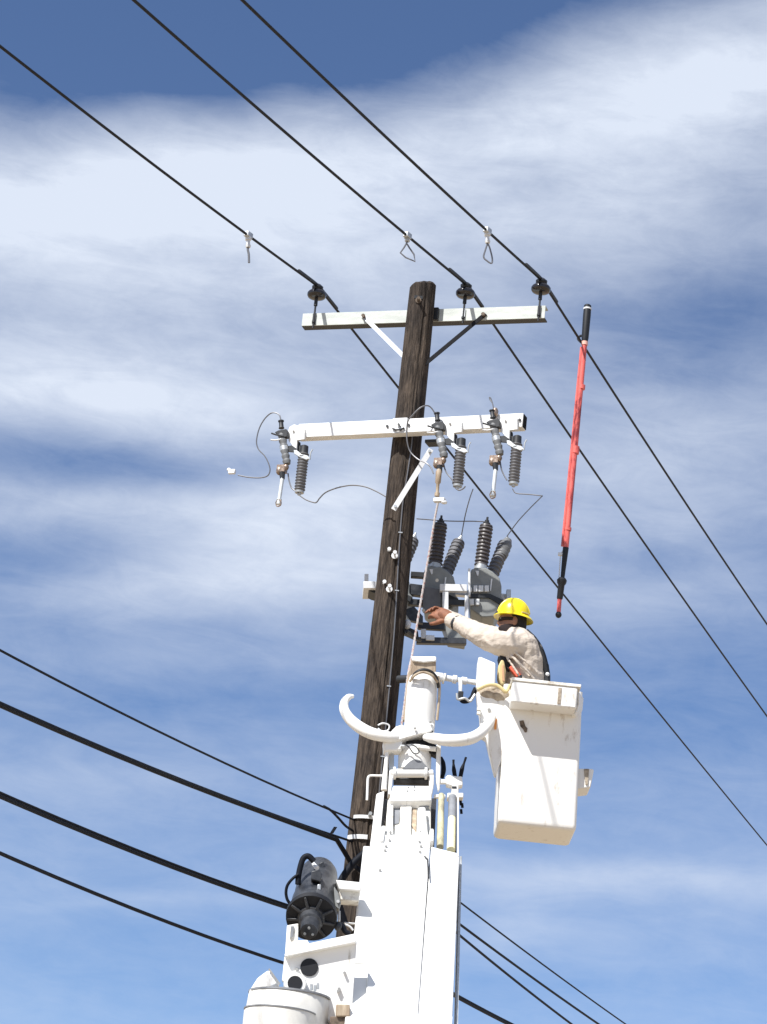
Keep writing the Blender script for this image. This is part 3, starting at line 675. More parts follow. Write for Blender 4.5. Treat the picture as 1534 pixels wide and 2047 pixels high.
# steel mounting frame
def bar(nm, x0, y0, x1, y1, Y, th, ma, skew=0.0, par=None):
    return obj(nm, prism(NB(), [at(x0, y0, Y), at(x1, y0+skew, Y), at(x1, y1+skew, Y), at(x0, y1, Y)], V((0, th, 0))), ma, par or rc, bevel=.003)
bar('frame_beam', 728, 1161, 1022, 1172, YR+.30, .06, 'galvp', 27)
bar('frame_end_tab', 729, 1147, 737, 1163, YR+.24, .06, 'galvp')
bar('frame_end_tab', 1013, 1178, 1022, 1196, YR+.24, .06, 'galv')
bar('frame_end_plate', 727, 1162, 753, 1176, YR-.25, .28, 'galvp')
obj('underside_shade', prism(NB(), [at(x, y, YR-.2) for x, y in ((732, 1177), (752, 1177), (752, 1186), (744, 1184))], V((0, .2, 0))), 'dark', rc)  # dark piece put in as the shaded underside of the end plate
bar('frame_beam', 880, 1167, 934, 1181, YR-.24, .05, 'galvp', 1)
bar('frame_post', 885, 1182, 897, 1226, YR-.235, .05, 'galvp', 0)
bar('frame_post', 930, 1190, 937, 1236, YR-.24, .05, 'galvp')
bar('frame_post_edge', 936.5, 1136, 941, 1190, YR-.20, .05, 'galvp')
bar('frame_beam', 893, 1198, 934, 1209, YR-.18, .04, 'dark', 1)
bar('frame_beam', 822, 1142, 852, 1152, YR-.06, .06, 'dark', 2)
bar('frame_beam', 820, 1166, 850, 1188, YR-.08, .06, 'blk2', 4)
bar('frame_beam', 818, 1196, 850, 1208, YR-.10, .06, 'dark', 3)
bar('frame_plate', 846, 1172, 882, 1222, YR-.16, .04, 'poly', 6)
bar('frame_beam', 836, 1243, 890, 1256, YR-.22, .05, 'dark', 3)
bar('frame_beam', 833, 1273, 933, 1285, YR-.24, .06, 'blk2', 2)
bar('frame_post', 842, 1257, 852, 1276, YR-.25, .05, 'galvp')
bar('frame_tab', 852, 1269, 869, 1279, YR-.26, .05, 'galvp', 1)
obj('control_housing', prism(NB(), [at(x, y, YR-.21) for x, y in ((884, 1240), (932, 1262), (932, 1284), (898, 1279))], V((0, .2, 0))), 'tank', rc, bevel=.006)
obj('diagonal_strut', tube(NB(), [at(812, 1262, 20.45), at(840, 1280, 20.7)], .018, 6), 'dark', rc)
obj('pole_bracket', prism(NB(), [at(x, y, YR-.4) for x, y in ((806, 1220), (828, 1212), (846, 1232), (846, 1246), (820, 1240))], V((0, .05, 0))), 'blk2', rc)
obj('bracket_nut', ball(NB(), at(815, 1248, YR-.42), .03, .03, .04), 'galvp', rc)
obj('pole_bracket', prism(NB(), [at(x, y, YR-.4) for x, y in ((808, 1250), (836, 1262), (838, 1280), (806, 1266))], V((0, .05, 0))), 'dark', rc)
for (x0, x1) in ((936, 944), (947, 955), (957, 967), (969, 978)):  # pale tabs stand in for sun patches broken by bushing shadows
    bar('sunlit_patch_tab', x0, 1170 if x0 > 940 else 1174, x1, 1182.5, YR-.135, .02, 'galvp')
for (x0, x1) in ((930, 937), (940, 948), (951, 959)):  # lower row of tabs, sun patches given as pale pieces
    bar('sunlit_patch_tab', x0, 1197, x1, 1209, YR-.132, .02, 'galvp')
for (x, y) in ((847, 1220), (874, 1160)):
    obj('bolt', cyl(NB(), at(x, y, YR-.18), at(x, y, YR-.22), .014, 8), 'galv', rc)

lead([at(833, 1037, 21.0), at(860, 1039, 21.0), at(884, 1041, 20.99), at(915, 1042, 21.0), at(945, 1042, 21.0), at(972, 1043, 21.0)], 'thin wire strung level between the tops of the vertical bushings', .0045)
lead([at(946, 978, 20.4), at(940, 995, 20.7), at(931, 1028, 21.1), at(923, 1070, YR+.27)], 'thin lead dropping steeply to the smooth slanted bushing', .0045)
lead([l3(1025, 977), l3(1032, 986), l3(1055, 988), l3(1082, 991), l3(1082, 994), at(1062, 1014, 20.4), at(1036, 1042, 20.9), at(1014, 1072, YR+.27)], 'thin lead with a sharp bend running down to the silver-capped bushing', .0045, smooth_n=3)

# ------------------------------------------------------------------ hand line
rp = [at(876, 1004, 20.22), at(869, 1040, 20.22), at(859, 1100, 20.2), at(848, 1165, 20.18), at(838, 1225, 20.15), at(829, 1280, 20.1), at(824, 1310, 20.0), at(816, 1350, 19.8), at(810, 1400, 19.75), at(802, 1460, 19.7)]
bm = NB(); cpts = curve(rp, 14)
for ph in (0, 2*PI/3, 4*PI/3):
    pts = []
    for i, p in enumerate(cpts):
        a = i*.9+ph; pts.append(p+R_*.0045*math.cos(a)+V((0, 1, 0))*.0045*math.sin(a))
    tube(bm, pts, .0052, 6)
o = obj('hand_rope', bm, 'rope'); tag(o, 'thin red and white hand rope hanging from the cutout beside the pole', 'rope')

# ------------------------------------------------------------------ bucket
YB = 19.56
def rrect(c, hw, hd, r, n=5):
    out = []
    for (sx, sy, a0) in ((1, 1, 0), (-1, 1, PI/2), (-1, -1, PI), (1, -1, 3*PI/2)):
        for k in range(n+1):
            a = a0+PI/2*k/n; out.append(V((c.x+sx*(hw-r)+math.cos(a)*r, c.y+sy*(hd-r)+math.sin(a)*r, c.z)))
    return out
def loft(bm, rings, cap0=True, cap1=True):
    vs = [[bm.verts.new(p) for p in r] for r in rings]; n = len(vs[0])
    for i in range(len(vs)-1):
        for k in range(n): bm.faces.new((vs[i][k], vs[i][(k+1) % n], vs[i+1][(k+1) % n], vs[i+1][k]))
    if cap0: bm.faces.new(vs[0][::-1])
    if cap1: bm.faces.new(vs[-1])
    return bm
bb0 = at(1075, 1649, YB); bt0 = at(1087, 1375, YB)
zb, zt = bb0.z, bt0.z; HB = zt-zb
def bc(z): return V((bb0.x+(bt0.x-bb0.x)*(z-zb)/HB, YB+.27, z))
bk_ = thing('aerial_bucket', 'white fibreglass lift bucket in which the worker stands', 'bucket', V((bb0.x, YB+.27, zb)))
rings = []
for (z, hw, hd, r) in ((zb-.012, .225, .200, .02), (zb-.012, .266, .236, .03), (zb-.002, .280, .250, .03), (zb+.010, .285, .256, .03), (zb+.03, .287, .259, .03), (zb+.4, .289, .262, .03), (zb+HB*.62, .290, .266, .03), (zb+HB*.66, .291, .268, .03), (zt-.05, .292, .272, .03), (zt, .294, .274, .03),
                    (zt, .272, .256, .05), (zb+.4, .264, .246, .05), (zb+.06, .255, .235, .05)):
    rings.append(rrect(bc(z), hw, hd, r))
obj('shell', loft(NB(), rings), 'bucket', bk_)
# deep collar round the mouth that overhangs the front
cz0, cz1 = at(1090, 1410, YB-.2).z, at(1090, 1367, YB-.2).z
xl, xr = at(1023, 1390, YB-.2).x, at(1158, 1392, YB-.2).x
def col_ring(z, g, flare=0.0):
    y0, y1 = YB-.20-g, YB+.50+g; x0, x1 = xl-g, xr+g+flare
    return [V((x0, y0, z)), V((x1, y0, z)), V((x1, y1, z)), V((x0, y1, z))]
cr = obj('tool_tray', prism(NB(), [V((xl, YB-.20, cz0)), V((xr-.012, YB-.20, cz0)), V((xr-.012, YB+.0, cz0)), V((xl, YB+.0, cz0))], UP*(cz1-cz0)), 'bucket', bk_, bevel=.012)
obj('tray_rim', box(NB(), V(((xl+xr)/2, YB-.10, cz1+.010)), V(((xr-xl)/2+.010, 0, 0)), V((0, .108, 0)), UP*.012), 'white2', cr, bevel=.004)
obj('tray_patch', box(NB(), V((xl+(xr-xl)*.71, YB-.202, (cz0+cz1)/2)), V((.012, 0, 0)), V((0, .003, 0)), UP*((cz1-cz0)/2-.02)), 'canvas', cr)
sr = [V((xr+.002, YB-.10, cz1)), V((xr+.055, YB+.05, cz1)), V((xr+.055, YB+.42, cz1)), V((xr-.02, YB+.45, cz1)), V((xr-.02, YB-.05, cz1))]
lo_ = [V((xr-.008, YB-.06, cz0-.01)), V((xr+.02, YB+.05, cz0-.01)), V((xr+.02, YB+.42, cz0-.01)), V((xr-.03, YB+.45, cz0-.01)), V((xr-.03, YB-.05, cz0-.01))]
midr = [a.lerp(b, .55)+V((.018, 0, 0)) for a, b in zip(sr, lo_)]
obj('side_collar', loft(NB(), [sr, midr, lo_]), 'bucket', bk_, bevel=.006)
obj('stain', prism(NB(), [at(x, y, YB-.006) for x, y in ((1039, 1441), (1047, 1440), (1051, 1452), (1055, 1456), (1054, 1463), (1050, 1464), (1046, 1457), (1041, 1452))], V((0, .009, 0))), 'rust', bk_)
# step on the outer side
st = [(1148, 1536), (1186, 1537), (1188, 1540), (1181, 1574), (1150, 1578)]
sb = obj('step', prism(NB(), [at(x, y, YB+.08) for x, y in st], V((0, .25, 0))), 'bucket', bk_, bevel=.008)
obj('step_rib', prism(NB(), [at(x, y, YB+.07) for x, y in ((1168, 1537), (1178, 1537), (1176, 1568), (1171, 1568))], V((0, .02, 0))), 'canvas', sb)
# mounting bracket on the boom side
mb = [(953, 1384), (972, 1384), (996, 1402), (1012, 1388), (1024, 1392), (1030, 1420), (1024, 1460), (992, 1550), (989, 1545), (972, 1476), (962, 1470), (960, 1430), (956, 1410)]
mbo = obj('mounting_bracket', prism(NB(), [at(x, y, YB+.016) for x, y in mb], V((0, .11, 0))), 'bucket', bk_, bevel=.008)
for (x, y) in ((978, 1419), (978, 1440)):
    obj('bolt', cyl(NB(), at(x, y, YB+.02), at(x, y, YB+.0), .013, 8), 'galv', mbo)
obj('reflector', prism(NB(), [at(x, y, YB+.010) for x, y in ((990, 1437), (994, 1437), (993, 1458), (988, 1458))], V((0, .008, 0))), 'orang', mbo)
for y in (1418, 1426): obj('lug', box(NB(), at(957, y, YB), V((.012, 0, 0)), V((0, .02, 0)), UP*.009), 'white2', mbo)
cp_ = [(957, 1313), (962, 1313), (991, 1325), (991, 1372), (975, 1376), (953, 1376), (955, 1340)]
obj('control_panel', prism(NB(), [at(x, y, YB+.02) for x, y in cp_], V((0, .16, 0))), 'white', bk_, bevel=.01)
# canvas tool bag and gloves hung over the edge
bm = NB()
for (x, y, r_, rz_) in ((975, 1388, .085, .05), (996, 1392, .075, .055), (1012, 1392, .06, .06), (985, 1378, .06, .03)):
    ball(bm, at(x, y, YB+.05), r_, .06, rz_)
cb = obj('canvas_bag', bm, 'canvas', mods=[('REMESH', dict(mode='VOXEL', voxel_size=.012, use_smooth_shade=True)), ('SMOOTH', dict(iterations=4, factor=.6))])
tag(cb, 'crumpled brownish canvas bag draped over the bucket edge by the control panel', 'bag')
o = obj('strap', tube(NB(), curve([at(955, 1379, YB-.02), at(975, 1370, YB-.04), at(993, 1370, YB-.05), at(1004, 1377, YB-.06), at(1012, 1383, YB-.06), at(1020, 1370, YB-.03)], 5), .014, 8), 'strapy')
tag(o, 'pale yellow strap lying across the canvas bag on the bucket edge', 'strap')

# ------------------------------------------------------------------ worker
pz = zb+.03
pr = thing('person', 'lineman in yellow hard hat and cream shirt reaching towards the pole', 'person', V((bc(zt).x, YB+.3, pz)))
YT = YB+.28
def esec(p, ax, ay, rx, ry, n=18): return [p+ax*math.cos(2*PI*k/n)*rx+ay*math.sin(2*PI*k/n)*ry for k in range(n)]
kp = mpp(at(1040, 1300, YT))
RM = lambda v, it=3, extra=(): [('REMESH', dict(mode='VOXEL', voxel_size=v, use_smooth_shade=True)), ('SMOOTH', dict(iterations=it, factor=.5))]+list(extra)
XW, YW = V((1, 0, 0)), V((0, 1, 0))
def body_torso(bm, grow=0.0):
    secs = [(1056, 1640, 30, .085), (1056, 1440, 40, .15), (1049, 1375, 45, .165), (1049, 1350, 43, .17), (1050, 1330, 40, .185), (1047, 1308, 39, .205), (1043, 1290, 37, .205), (1038, 1277, 33, .18), (1035, 1268, 25, .12), (1033, 1260, 16, .075), (1031, 1250, 15, .062)]
    loft(bm, [esec(at(x, y, YT), XW, YW, hw*kp+grow, hd+grow) for x, y, hw, hd in secs])
def arm_(bm, pts, grow=0.0):
    P = curve([p for p, r in pts], 5); rr = lerpl([r for p, r in pts], len(P))
    tube(bm, P, [r+grow for r in rr], 16)
LARM = [(at(1040, 1290, YT-.13), .102), (at(1012, 1288, YT-.17), .096), (at(985, 1281, YT-.16), .090), (at(962, 1270, YT-.12), .087), (at(938, 1258, YT+.0), .070), (at(918, 1248, YT+.07), .057), (at(903, 1240, YT+.12), .048)]
RARM = [(at(1034, 1286, YT+.14), .098), (at(1000, 1276, YT+.22), .085), (at(965, 1266, YT+.28), .070), (at(925, 1246, YT+.32), .055), (at(893, 1232, YT+.31), .045)]
# skin body: head, neck, trunk, arms, legs in one surface
bm = NB(); body_torso(bm, -.022)
arm_(bm, [(p, r*.62) for p, r in LARM]); arm_(bm, [(p, r*.62) for p, r in RARM])
for sy in (-.1, .1):
    tube(bm, [at(1056, 1420, YT)+V((0, sy, 0)), V((bc(zb).x+.02, YT+sy, pz+.5)), V((bc(zb).x+.03, YT+sy, pz+.08)), V((bc(zb).x-.08, YT+sy, pz+.045))], [.09, .065, .045, .042], 12)
hc = at(1026, 1237, YT)
loft(bm, [esec(hc+V((dx, 0, dz)), XW, YW, rx, ry, 20) for dz, dx, rx, ry in ((-.135, .01, .03, .03), (-.125, -.015, .062, .048), (-.10, -.012, .078, .062), (-.06, -.004, .090, .071), (-.01, 0, .098, .076), (.04, .004, .100, .077), (.08, .008, .085, .066), (.105, .01, .05, .04), (.112, .01, .02, .02))])
ball(bm, hc+V((-.100, 0, -.045)), .022, .016, .022); ball(bm, hc+V((-.096, 0, -.02)), .014, .012, .03)      # nose
ball(bm, hc+V((-.088, 0, -.085)), .014, .028, .012)                                                        # mouth
ball(bm, hc+V((-.078, 0, -.115)), .02, .026, .018)                                                         # chin
for sy in (-1, 1):
    ball(bm, hc+V((.012, sy*.078, -.035)), .022, .012, .033)                                               # ears
    ball(bm, hc+V((-.082, sy*.034, .002)), .016, .026, .010)                                               # brow
body = obj('body', bm, 'skin', pr, mods=RM(.009, 3))
for sy in (-1, 1):
    obj('eye', ball(NB(), hc+V((-.088, sy*.032, -.017)), .012, .013, .010), 'eyew', body)
obj('mouth', ball(NB(), hc+V((-.099, 0, -.084)), .007, .022, .006), 'lip', body)
bm = NB(); loft(bm, [esec(hc+V((dx, 0, dz)), XW, YW, rx, ry, 20) for dz, dx, rx, ry in ((-.11, .055, .035, .05), (-.09, .045, .06, .064), (-.05, .033, .074, .078), (0, .022, .083, .084), (.05, .012, .098, .084), (.08, .01, .08, .07))])
obj('hair', bm, 'hair', pr)
bm = NB(); loft(bm, [esec(hc+V((dx, 0, dz)), XW, YW, rx, ry, 20) for dz, dx, rx, ry in ((-.165, .02, .075, .085), (-.14, .005, .078, .074), (-.115, -.006, .088, .070), (-.085, -.012, .094, .072), (-.068, -.006, .090, .074))], )
obj('neck_gaiter', bm, 'cloth_d', pr)
obj('safety_glasses', loft(NB(), [esec(hc+V((-.008, 0, dz)), XW, YW, .102, .082, 20) for dz in (-.036, -.012)]), 'cloth_d', pr)
# shirt
tex = bpy.data.textures.new('cloth_folds', 'CLOUDS'); tex.noise_scale = .07; tex.noise_depth = 2
bm = NB(); 
secs = [(1052, 1420, 44, .17), (1049, 1375, 47, .175), (1049, 1350, 44, .178), (1051, 1330, 40, .19), (1048, 1308, 39.5, .215), (1044, 1290, 37, .215), (1038, 1276, 33, .19), (1035, 1266, 24, .125), (1032, 1260, 17, .085)]
loft(bm, [esec(at(x, y, YT), XW, YW, hw*kp+.004, hd+.004) for x, y, hw, hd in secs])
arm_(bm, LARM, .003); arm_(bm, RARM, .003)
def fold(bm, pts, r): tube(bm, curve([at(x, y, Y) for x, y, Y in pts], 5), r, 8)
# pulled folds of the sleeve and of the flank
fold(bm, [(966, 1252, YT-.12), (955, 1266, YT-.17), (958, 1282, YT-.12)], .018)
fold(bm, [(972, 1256, YT-.14), (964, 1270, YT-.19), (970, 1288, YT-.15)], .014)
fold(bm, [(944, 1246, YT-.04), (938, 1258, YT-.10), (940, 1272, YT-.06)], .014)
fold(bm, [(990, 1296, YT-.23), (975, 1284, YT-.235), (962, 1280, YT-.19)], .013)
fold(bm, [(1020, 1308, YT-.21), (1040, 1328, YT-.215), (1062, 1350, YT-.20), (1075, 1372, YT-.15)], .012)
fold(bm, [(1014, 1314, YT-.19), (1030, 1338, YT-.205), (1044, 1362, YT-.195)], .011)
fold(bm, [(1030, 1305, YT-.22), (1055, 1326, YT-.215), (1078, 1350, YT-.15)], .010)
sh = obj('shirt', bm, 'cream', pr, mods=RM(.008, 3, [('DISPLACE', dict(texture=tex, strength=.021, mid_level=.5))]))
obj('sleeve_cuff', lathe(NB(), at(911, 1245, YT+.095), at(898, 1237, YT+.135), [(0, .056), (.25, .060), (.75, .058), (1, .05)], 16), 'cream', sh)
obj('sleeve_band', lathe(NB(), at(917, 1247, YT+.075), at(912, 1245, YT+.092), [(0, .057), (.2, .061), (.8, .061), (1, .057)], 16), 'dark', sh)
obj('sleeve_cuff', lathe(NB(), at(899, 1234, YT+.312), at(888, 1229, YT+.305), [(0, .05), (.25, .054), (.75, .052), (1, .045)], 14), 'cream', sh)
bm = NB()
loft(bm, [esec(at(x, y, YT), XW, YW, hw*kp, hd) for x, y, hw, hd in ((1054, 1470, 40, .17), (1052, 1440, 41, .17), (1050, 1412, 44, .17))])
for sy in (-.1, .1):
    tube(bm, [at(1056, 1425, YT)+V((0, sy, 0)), V((bc(zb).x+.02, YT+sy, pz+.5)), V((bc(zb).x+.03, YT+sy, pz+.06))], [.105, .082, .07], 14)
obj('trousers', bm, 'denim', pr, mods=RM(.012, 2))
for sy in (-.1, .1):
    obj('boot', ball(ball(NB(), V((bc(zb).x-.01, YT+sy, pz+.042)), .13, .048, .045), V((bc(zb).x+.03, YT+sy, pz+.10)), .055, .05, .09), 'strap', pr)
# gloved hands
def hand(nm, wrist, palm_dir, up_, side, s, curl):
    """palm plus four fingers and a thumb; curl bends the fingers towards the palm"""
    f = palm_dir.normalized(); u = (up_-f*up_.dot(f)).normalized(); sd_ = f.cross(u).normalized()*side
    bm = NB(); pn = -u
    loft(bm, [esec(wrist+f*d*s, sd_, u, a*s, b*s, 14) for d, a, b in ((-.05, .036, .034), (0, .034, .028), (.03, .042, .024), (.07, .047, .021), (.092, .044, .018), (.10, .03, .012))])
    for k, (o_, ln) in enumerate(((-.033, .070), (-.011, .080), (.011, .076), (.032, .060))):
        p = wrist+f*.088*s+sd_*o_*s; d = f.copy(); pts = [p-f*.03*s]; 
        for b_ in range(4):
            pts.append(p.copy()); a = curl*(b_+.6)*(.85+.1*k)
            d = (f*math.cos(a)+pn*math.sin(a)+sd_*o_*2.2).normalized(); p = p+d*ln*s/3.2
        tube(bm, curve(pts, 3), lerpl([.0105*s, .0108*s, .010*s, .0085*s, .0075*s], len(curve(pts, 3))), 8)
    p = wrist+f*.025*s-sd_*.034*s; d1 = (f*.75-sd_*.65+pn*.35).normalized(); d2 = (f*.9-sd_*.15+pn*.5).normalized()
    tube(bm, curve([p-d1*.02*s, p+d1*.025*s, p+d1*.05*s, p+d1*.055*s+d2*.03*s], 4), lerpl([.015*s, .0145*s, .012*s, .009*s], 13), 8)
    return obj(nm, bm, 'glove', pr, mods=RM(.0045, 2))
wl = at(900, 1238, YT+.13)
hl = hand('gloved_hand', wl, at(868, 1220, YT+.20)-wl, V((-.2, -.9, .5)), 1, 1.36, .55)
wr_ = at(890, 1230, YT+.305)
hr = hand('gloved_hand', wr_, at(866, 1217, YT+.26)-wr_, V((0, .25, 1)), -1, 1.08, .5)
obj('glove_backing', lathe(NB(), at(898, 1236, YT+.135), at(882, 1226, YT+.165), [(0, .050), (.5, .053), (1, .044)], 14), 'glove', hl)
# hard hat
def hat():
    c = hc+V((.002, 0, .010)); h = []
    prof = [(.0, .121, .107), (.03, .120, .106), (.065, .114, .101), (.098, .099, .088), (.122, .075, .067), (.139, .046, .041), (.147, .018, .016)]
    bm = NB(); loft(bm, [esec(c+V((-.0, 0, z)), XW, YW, a, b, 28) for z, a, b in prof], cap0=True)
    s = obj('hard_hat', bm, 'yellow', pr)
    ring = lambda e, z, f=0.0: [c+V((math.cos(a)*(.120+e*(1.0 if math.cos(a) > 0 else .9)), math.sin(a)*(.106+e*.8), z-.012*math.cos(a)*f)) for a in [2*PI*k/32 for k in range(32)]]
    bm = NB(); loft(bm, [ring(0, .010), ring(.018, .004, .5), ring(.034, -.010, 1), ring(.034, -.015, 1), ring(.016, -.006, .5), ring(-.006, -.001)], cap0=False, cap1=False)
    obj('brim', bm, 'yellow', s)
    for oy in (-.03, 0, .03):
        pts = [c+V((math.cos(a)*(.121 if oy == 0 else .113), oy, .012+math.sin(a)*(.139 if oy == 0 else .126))) for a in [PI*(.06+.88*k/12) for k in range(13)]]
        obj('ridge', tube(NB(), pts, .008, 8), 'yellow', s)
    obj('suspension_slot', box(NB(), c+V((.08, -.083, .018)), V((.026, .014, 0)), V((.004, -.008, 0)), UP*.004), 'strapy', s)
    return s
hat()
# harness
obj('harness_strap', tube(NB(), curve([at(1052, 1262, YT-.10), at(1066, 1276, YT-.13), at(1079, 1298, YT-.13), at(1087, 1322, YT-.12), at(1092, 1348, YT-.10), at(1093, 1366, YT-.10)], 5), .011, 8, sq=2.0), 'strap', pr)
obj('harness_strap', tube(NB(), curve([at(1052, 1262, YT+.10), at(1068, 1276, YT+.13), at(1082, 1298, YT+.13), at(1090, 1322, YT+.12), at(1095, 1348, YT+.10), at(1095, 1366, YT+.10)], 5), .011, 8, sq=2.0), 'strap', pr)
bp_ = obj('back_pad', prism(NB(), [at(x, y, YT-.10) for x, y in ((1080, 1318), (1088, 1314), (1098, 1328), (1101, 1352), (1096, 1362), (1084, 1362))], V((0, .20, 0))), 'strap', pr, bevel=.012)
obj('buckle', prism(NB(), [at(x, y, YT-.112) for x, y in ((1088, 1322), (1094, 1324), (1095, 1342), (1088, 1340))], V((0, .015, 0))), 'grey', bp_, bevel=.003)
obj('ring', ball(NB(), at(1095, 1348, YT-.11), .016, .012, .016), 'galvp', bp_)
obj('vest_panel', prism(NB(), [at(x, y, YT-.175) for x, y in ((998, 1304), (1004, 1304), (1020, 1326), (1026, 1334), (1018, 1340), (1008, 1330), (1002, 1322))], V((0, .2, 0))), 'strap', pr, bevel=.006)
obj('orange_strap', prism(NB(), [at(x, y, YT-.205) for x, y in ((1018, 1334), (1024, 1329), (1043, 1349), (1033, 1354))], V((0, .05, 0))), 'orange', pr, bevel=.005)
obj('strap_end', prism(NB(), [at(x, y, YT-.21) for x, y in ((1034, 1354), (1043, 1349), (1045, 1352), (1038, 1357))], V((0, .05, 0))), 'dark', pr)
obj('tool_pouch', prism(NB(), [at(x, y, YT-.22) for x, y in ((997, 1330), (1003, 1318), (1008, 1320), (1012, 1340), (1010, 1366), (1002, 1370), (996, 1352))], V((0, .12, 0))), 'strapy', pr, bevel=.01)
obj('pouch_handle', prism(NB(), [at(x, y, YT-.226) for x, y in ((1004, 1330), (1008, 1328), (1010, 1362), (1005, 1362))], V((0, .02, 0))), 'gtan', pr, bevel=.004)

# ------------------------------------------------------------------ derrick boom
BETA = R(45); BN = V((0, -math.sin(BETA), math.cos(BETA)))
YH = 19.55
BO = at(835, 1500, YH)
def bp2(x, y, h=0.0): return onplane(x, y, BO+BN*h, BN)
dk = thing('derrick_boom', 'white telescopic truck boom rising in front of the pole', 'boom', V((bp2(800, 2047).x, bp2(800, 2047).y-2.6, 0)))
DK = dk
def slab(nm, top, bot, h, th, ma, par=None, ext=0.0, bevel=.01):
    """boom plate: the upper corners (left to right) and the lower corners (right to left), carried on by ext metres beyond the lower ones"""
    T = [bp2(x, y, h) for x, y in top]; B = [bp2(x, y, h) for x, y in bot]
    if ext:
        n = len(B); dv = ((B[0]+B[-1])/2-(T[0]+T[-1])/2).normalized(); B = B+[]
        B = [B[0]]+[p+dv*ext for p in B]+[B[-1]] if n == 2 else B
        if n == 2: B = [B[1], B[2]]
    return obj(nm, prism(NB(), T+B, -BN*th), ma, par or dk, bevel=bevel)
slab('outer_boom', [(757, 1668), (862, 1668)], [(826, 2047), (736, 2047)], .0, .36, 'white', ext=3.6)
slab('left_side_box', [(727, 1690), (757.5, 1694)], [(735, 2047), (684, 2047)], -.03, .30, 'white', ext=3.6)
slab('right_side_box', [(862.5, 1692), (919, 1706)], [(911, 2047), (827, 2047)], -.02, .30, 'white', ext=3.6)
slab('shade_rail', [(919.5, 1712), (924, 1712)], [(916, 2047), (911.5, 2047)], -.10, .12, 'galv', ext=3.6, bevel=0)
slab('access_panel', [(712, 1890), (741, 1891)], [(738, 1925), (708, 1925)], -.018, .02, 'white', bevel=.002)
slab('access_panel', [(836, 2028), (905, 2032)], [(904, 2047), (834, 2047)], -.006, .02, 'white', ext=1.0, bevel=.002)
pb = bp2(800, 2047); dvb = (bp2(780, 2047)-bp2(808, 1690)).normalized()
pe = pb+dvb*3.4
obj('pedestal', lathe(NB(), V((pe.x, pe.y+.1, 0)), V((pe.x, pe.y+.1, pe.z+.2)), [(0, .6), (.15, .6), (.16, .42), (.8, .38), (.82, .46), (1, .40)], 28), 'white', dk)
for (x, y) in ((781, 1664), (779, 1680), (772, 1692), (770, 1700), (841, 1664), (839, 1683), (842, 1692), (840, 1703), (760, 1740)):
    obj('bolt', cyl(NB(), bp2(x, y, -.01), bp2(x, y, .012), .010, 8), 'galv', dk)
obj('hose_clip', tube(NB(), [bp2(849, 1712, .01), bp2(855, 1718, .012), bp2(857, 1756, .012)], .006, 6), 'dark', dk)
# telescoping inner head
slab('inner_boom', [(785, 1598), (862, 1598)], [(862, 1675), (772, 1675)], -.06, .26, 'white2')
slab('head_plate', [(786, 1570), (862, 1570)], [(864, 1599), (778, 1599)], .02, .30, 'white', bevel=.014)
for (x, y) in ((817, 1574), (829, 1573), (815, 1581), (829, 1580)):
    obj('bolt', cyl(NB(), bp2(x, y, .01), bp2(x, y, .03), .006, 8), 'galv', dk)
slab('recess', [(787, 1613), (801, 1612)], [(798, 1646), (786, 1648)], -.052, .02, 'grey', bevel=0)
slab('hydraulic_cylinder', [(836, 1612), (852, 1611)], [(857, 1668), (834, 1668)], .01, .06, 'white', bevel=.02)
slab('wear_pad', [(827, 1600), (834, 1600)], [(832, 1662), (823, 1650)], -.05, .02, 'tan', bevel=0)
slab('web_gusset', [(801, 1598), (824, 1598)], [(822, 1668), (800, 1668)], -.03, .05, 'white2', bevel=.006)
slab('web_gusset', [(776, 1598), (787, 1598)], [(786, 1672), (770, 1672)], -.02, .06, 'white2', bevel=.006)
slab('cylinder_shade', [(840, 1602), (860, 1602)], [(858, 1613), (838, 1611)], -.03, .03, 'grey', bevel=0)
slab('left_strut', [(753, 1586), (769, 1580)], [(758, 1700), (739, 1700)], -.02, .09, 'white')
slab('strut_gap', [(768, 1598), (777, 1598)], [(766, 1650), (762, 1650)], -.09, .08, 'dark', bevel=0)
slab('guide_block', [(763, 1650), (772, 1650)], [(768, 1680), (758, 1680)], .02, .08, 'white')
slab('guide_block', [(860, 1656), (868, 1656)], [(868, 1680), (857, 1680)], .02, .08, 'white')
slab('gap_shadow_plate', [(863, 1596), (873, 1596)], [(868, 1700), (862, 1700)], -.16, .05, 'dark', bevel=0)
def rod(nm, a, b, ra, rb, ma, h=0.0, sg=12, par=None):
    A, B = bp2(*a, h), bp2(*b, h); ka = mpp(A)
    return obj(nm, lathe(NB(), A, B, [(0, ra*ka), (1, rb*ka)], sg), ma, par or dk)
rod('insulated_rod', (883, 1590), (880, 1694), 6, 7, 'yelg', -.05)
rod('insulated_rod', (905, 1597), (902, 1700), 7.5, 8.5, 'yel', -.05)
rod('rod_sleeve', (905, 1594), (904, 1637), 8.2, 8.2, 'grey', -.05)
rod('thin_rod', (916, 1592), (916, 1712), 1.6, 1.8, 'white', -.02, 8)
rod('thin_rod', (911.5, 1597), (911, 1704), 2.2, 2.2, 'dark', -.12, 8)
